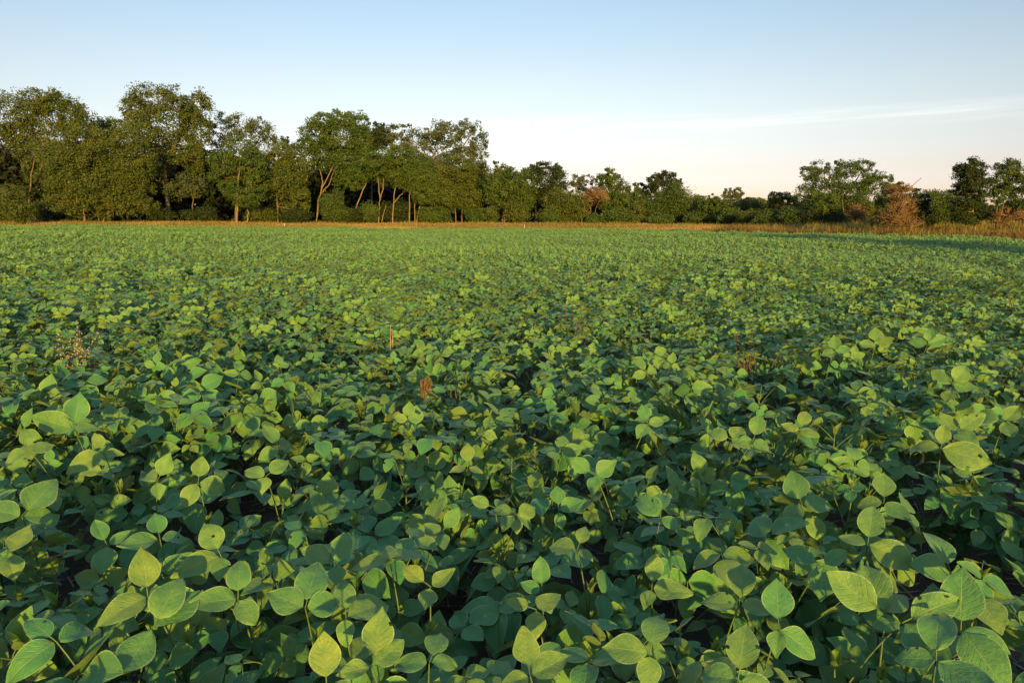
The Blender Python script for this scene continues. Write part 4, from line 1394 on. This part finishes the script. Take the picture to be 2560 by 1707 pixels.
def ferny_weed(label, px, py, seed):
    rg = np.random.default_rng(seed)
    b = on_plane(px, py, .50)
    root = thing('ferny_weed', label, 'weed', (b[0], b[1], 0))
    sb, lb = MB(), MB()
    p = branch((0, 0, 0), (.02, 0, .56), rg, 8, .03)
    sb.tube(p, np.linspace(.004, .002, 8), 5)
    for j in range(26):
        c = stem_point(p, rg.uniform(.6, 1.0))
        d = rg.normal(0, 1, 3); d[2] = abs(d[2]) * .5; d /= np.linalg.norm(d)
        e = c + d * rg.uniform(.04, .10)
        q = branch(c, e, rg, 5, .08)
        sb.tube(q, np.linspace(.0015, .0008, 5), 3)
        for i in range(9):
            v, qq, uv = leaflet(rg.uniform(.012, .026), .004, .2, 0, 0, rg, 2, 2)
            Tm = rot('z', rg.uniform(0, 6.28)) @ rot('x', R(rg.uniform(-10, 60)))
            lb.add(v @ Tm.T + stem_point(q, rg.uniform(.3, 1)), qq, uv, rg.uniform(0, 1))
    link('stem', sb.mesh('weed_stem', [M['stem']]), root)
    link('leafage', lb.mesh('weed_leafage', [M['young']]), root)


ferny_weed('feathery yellow-green weed with finely cut leaves in the middle foreground', 1268, 1178, 51)

# ------------------------------------------------------------------ light, sky, camera
w = bpy.data.worlds.new('World')
SC.world = w
w.use_nodes = True
nt = w.node_tree
nt.nodes.clear()
k = NT(nt)
out = k.n('ShaderNodeOutputWorld')
bg = k.n('ShaderNodeBackground')
sky = k.n('ShaderNodeTexSky')
sky.sky_type = 'NISHITA'
sky.sun_disc = False
sky.sun_elevation = SUN_EL
sky.sun_rotation = SUN_AZ
sky.altitude = 300
sky.air_density = 1.0
sky.dust_density = 1.0
sky.ozone_density = 1.0
tcw = k.n('ShaderNodeTexCoord').outputs['Generated']
sep = k.n('ShaderNodeSeparateXYZ')
k.link(tcw, sep.inputs[0])
skyc = sky.outputs[0]
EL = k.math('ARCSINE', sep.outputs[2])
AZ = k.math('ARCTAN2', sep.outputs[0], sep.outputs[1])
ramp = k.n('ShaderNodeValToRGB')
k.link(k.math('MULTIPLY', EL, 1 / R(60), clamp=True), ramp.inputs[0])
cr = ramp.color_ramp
STOPS = [(0.0, (1.02, .91, 1.44)), (2.7, (1.00, .88, 1.36)), (3.9, (1.00, .84, 1.12)), (7, (1.11, .935, 1.01)), (10, (1.16, .985, 1.0)), (17.5, (1.10, 1.05, 1.075)), (32, (1.9, 2.0, 2.0)), (60, (3.0, 3.2, 3.3))]  # upper stops brighten the unseen overhead sky, added fill for shaded leaves
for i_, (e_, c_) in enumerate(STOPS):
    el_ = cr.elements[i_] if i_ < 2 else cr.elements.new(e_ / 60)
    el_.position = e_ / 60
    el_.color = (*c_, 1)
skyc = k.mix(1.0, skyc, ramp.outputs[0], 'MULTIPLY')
fall = k.math('MULTIPLY', k.math('POWER', k.math('ABSOLUTE', k.math('SUBTRACT', AZ, R(6))), 2.0), .16)
fall = k.math('SUBTRACT', 1.0, k.math('MINIMUM', fall, .22))
fc = k.n('ShaderNodeCombineColor')
k.link(k.math('POWER', fall, 1.15), fc.inputs[0])
k.link(fall, fc.inputs[1])
k.link(k.math('POWER', fall, .7), fc.inputs[2])
skyc = k.mix(1.0, skyc, fc.outputs[0], 'MULTIPLY')
# thin streaks of high cloud low on the right
cv = k.n('ShaderNodeCombineXYZ')
k.link(k.math('MULTIPLY', AZ, 4.0), cv.inputs[0])
k.link(k.math('MULTIPLY', k.math('MULTIPLY_ADD', AZ, -.018, EL), 95.0), cv.inputs[1])
cn = k.noise(cv.outputs[0], 1.0, 5, .6)
band = k.math('MULTIPLY', k.smooth(EL, R(6.3), R(7.2)), k.smooth(EL, R(7.5), R(8.3), 1, 0))
side = k.math('MULTIPLY', k.smooth(AZ, R(-12), R(2)), k.smooth(AZ, R(30), R(42), 1, 0))
cm = k.math('MULTIPLY', k.math('MULTIPLY', k.smooth(cn, .34, .74), band), side)
CLOUD = (9.0, 8.6, 8.2)
skyc = k.mix(k.math('MULTIPLY', cm, .15), skyc, CLOUD)
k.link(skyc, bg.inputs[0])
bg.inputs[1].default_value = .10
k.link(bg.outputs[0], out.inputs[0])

sd = bpy.data.lights.new('sun', 'SUN')
sd.energy = 5.0
sd.angle = R(.6)
sd.color = (1.0, .62, .11)
so = bpy.data.objects.new('sun', sd)
COL.objects.link(so)
sdir = Vector((math.sin(SUN_AZ) * math.cos(SUN_EL), math.cos(SUN_AZ) * math.cos(SUN_EL), math.sin(SUN_EL)))
so.rotation_euler = sdir.to_track_quat('Z', 'Y').to_euler()
so.location = (0, -30, 30)

cd = bpy.data.cameras.new('camera')
cd.sensor_width = 36
cd.sensor_fit = 'HORIZONTAL'
cd.lens = 36 * F / 2560
cd.clip_start = .05
cd.clip_end = 8000
co_ = bpy.data.objects.new('camera', cd)
COL.objects.link(co_)
mw = Matrix(((_r[0], _u[0], -_f[0], 0), (_r[1], _u[1], -_f[1], 0), (_r[2], _u[2], -_f[2], CAM_H), (0, 0, 0, 1)))
co_.matrix_world = mw
SC.camera = co_

SC.view_settings.view_transform = 'Standard'
SC.view_settings.look = 'None'
SC.view_settings.exposure = 1.15
SC.view_settings.gamma = 1.0
SC.cycles.max_bounces = 6
SC.cycles.diffuse_bounces = 3
SC.cycles.glossy_bounces = 2
SC.cycles.transmission_bounces = 3
SC.cycles.use_denoising = True
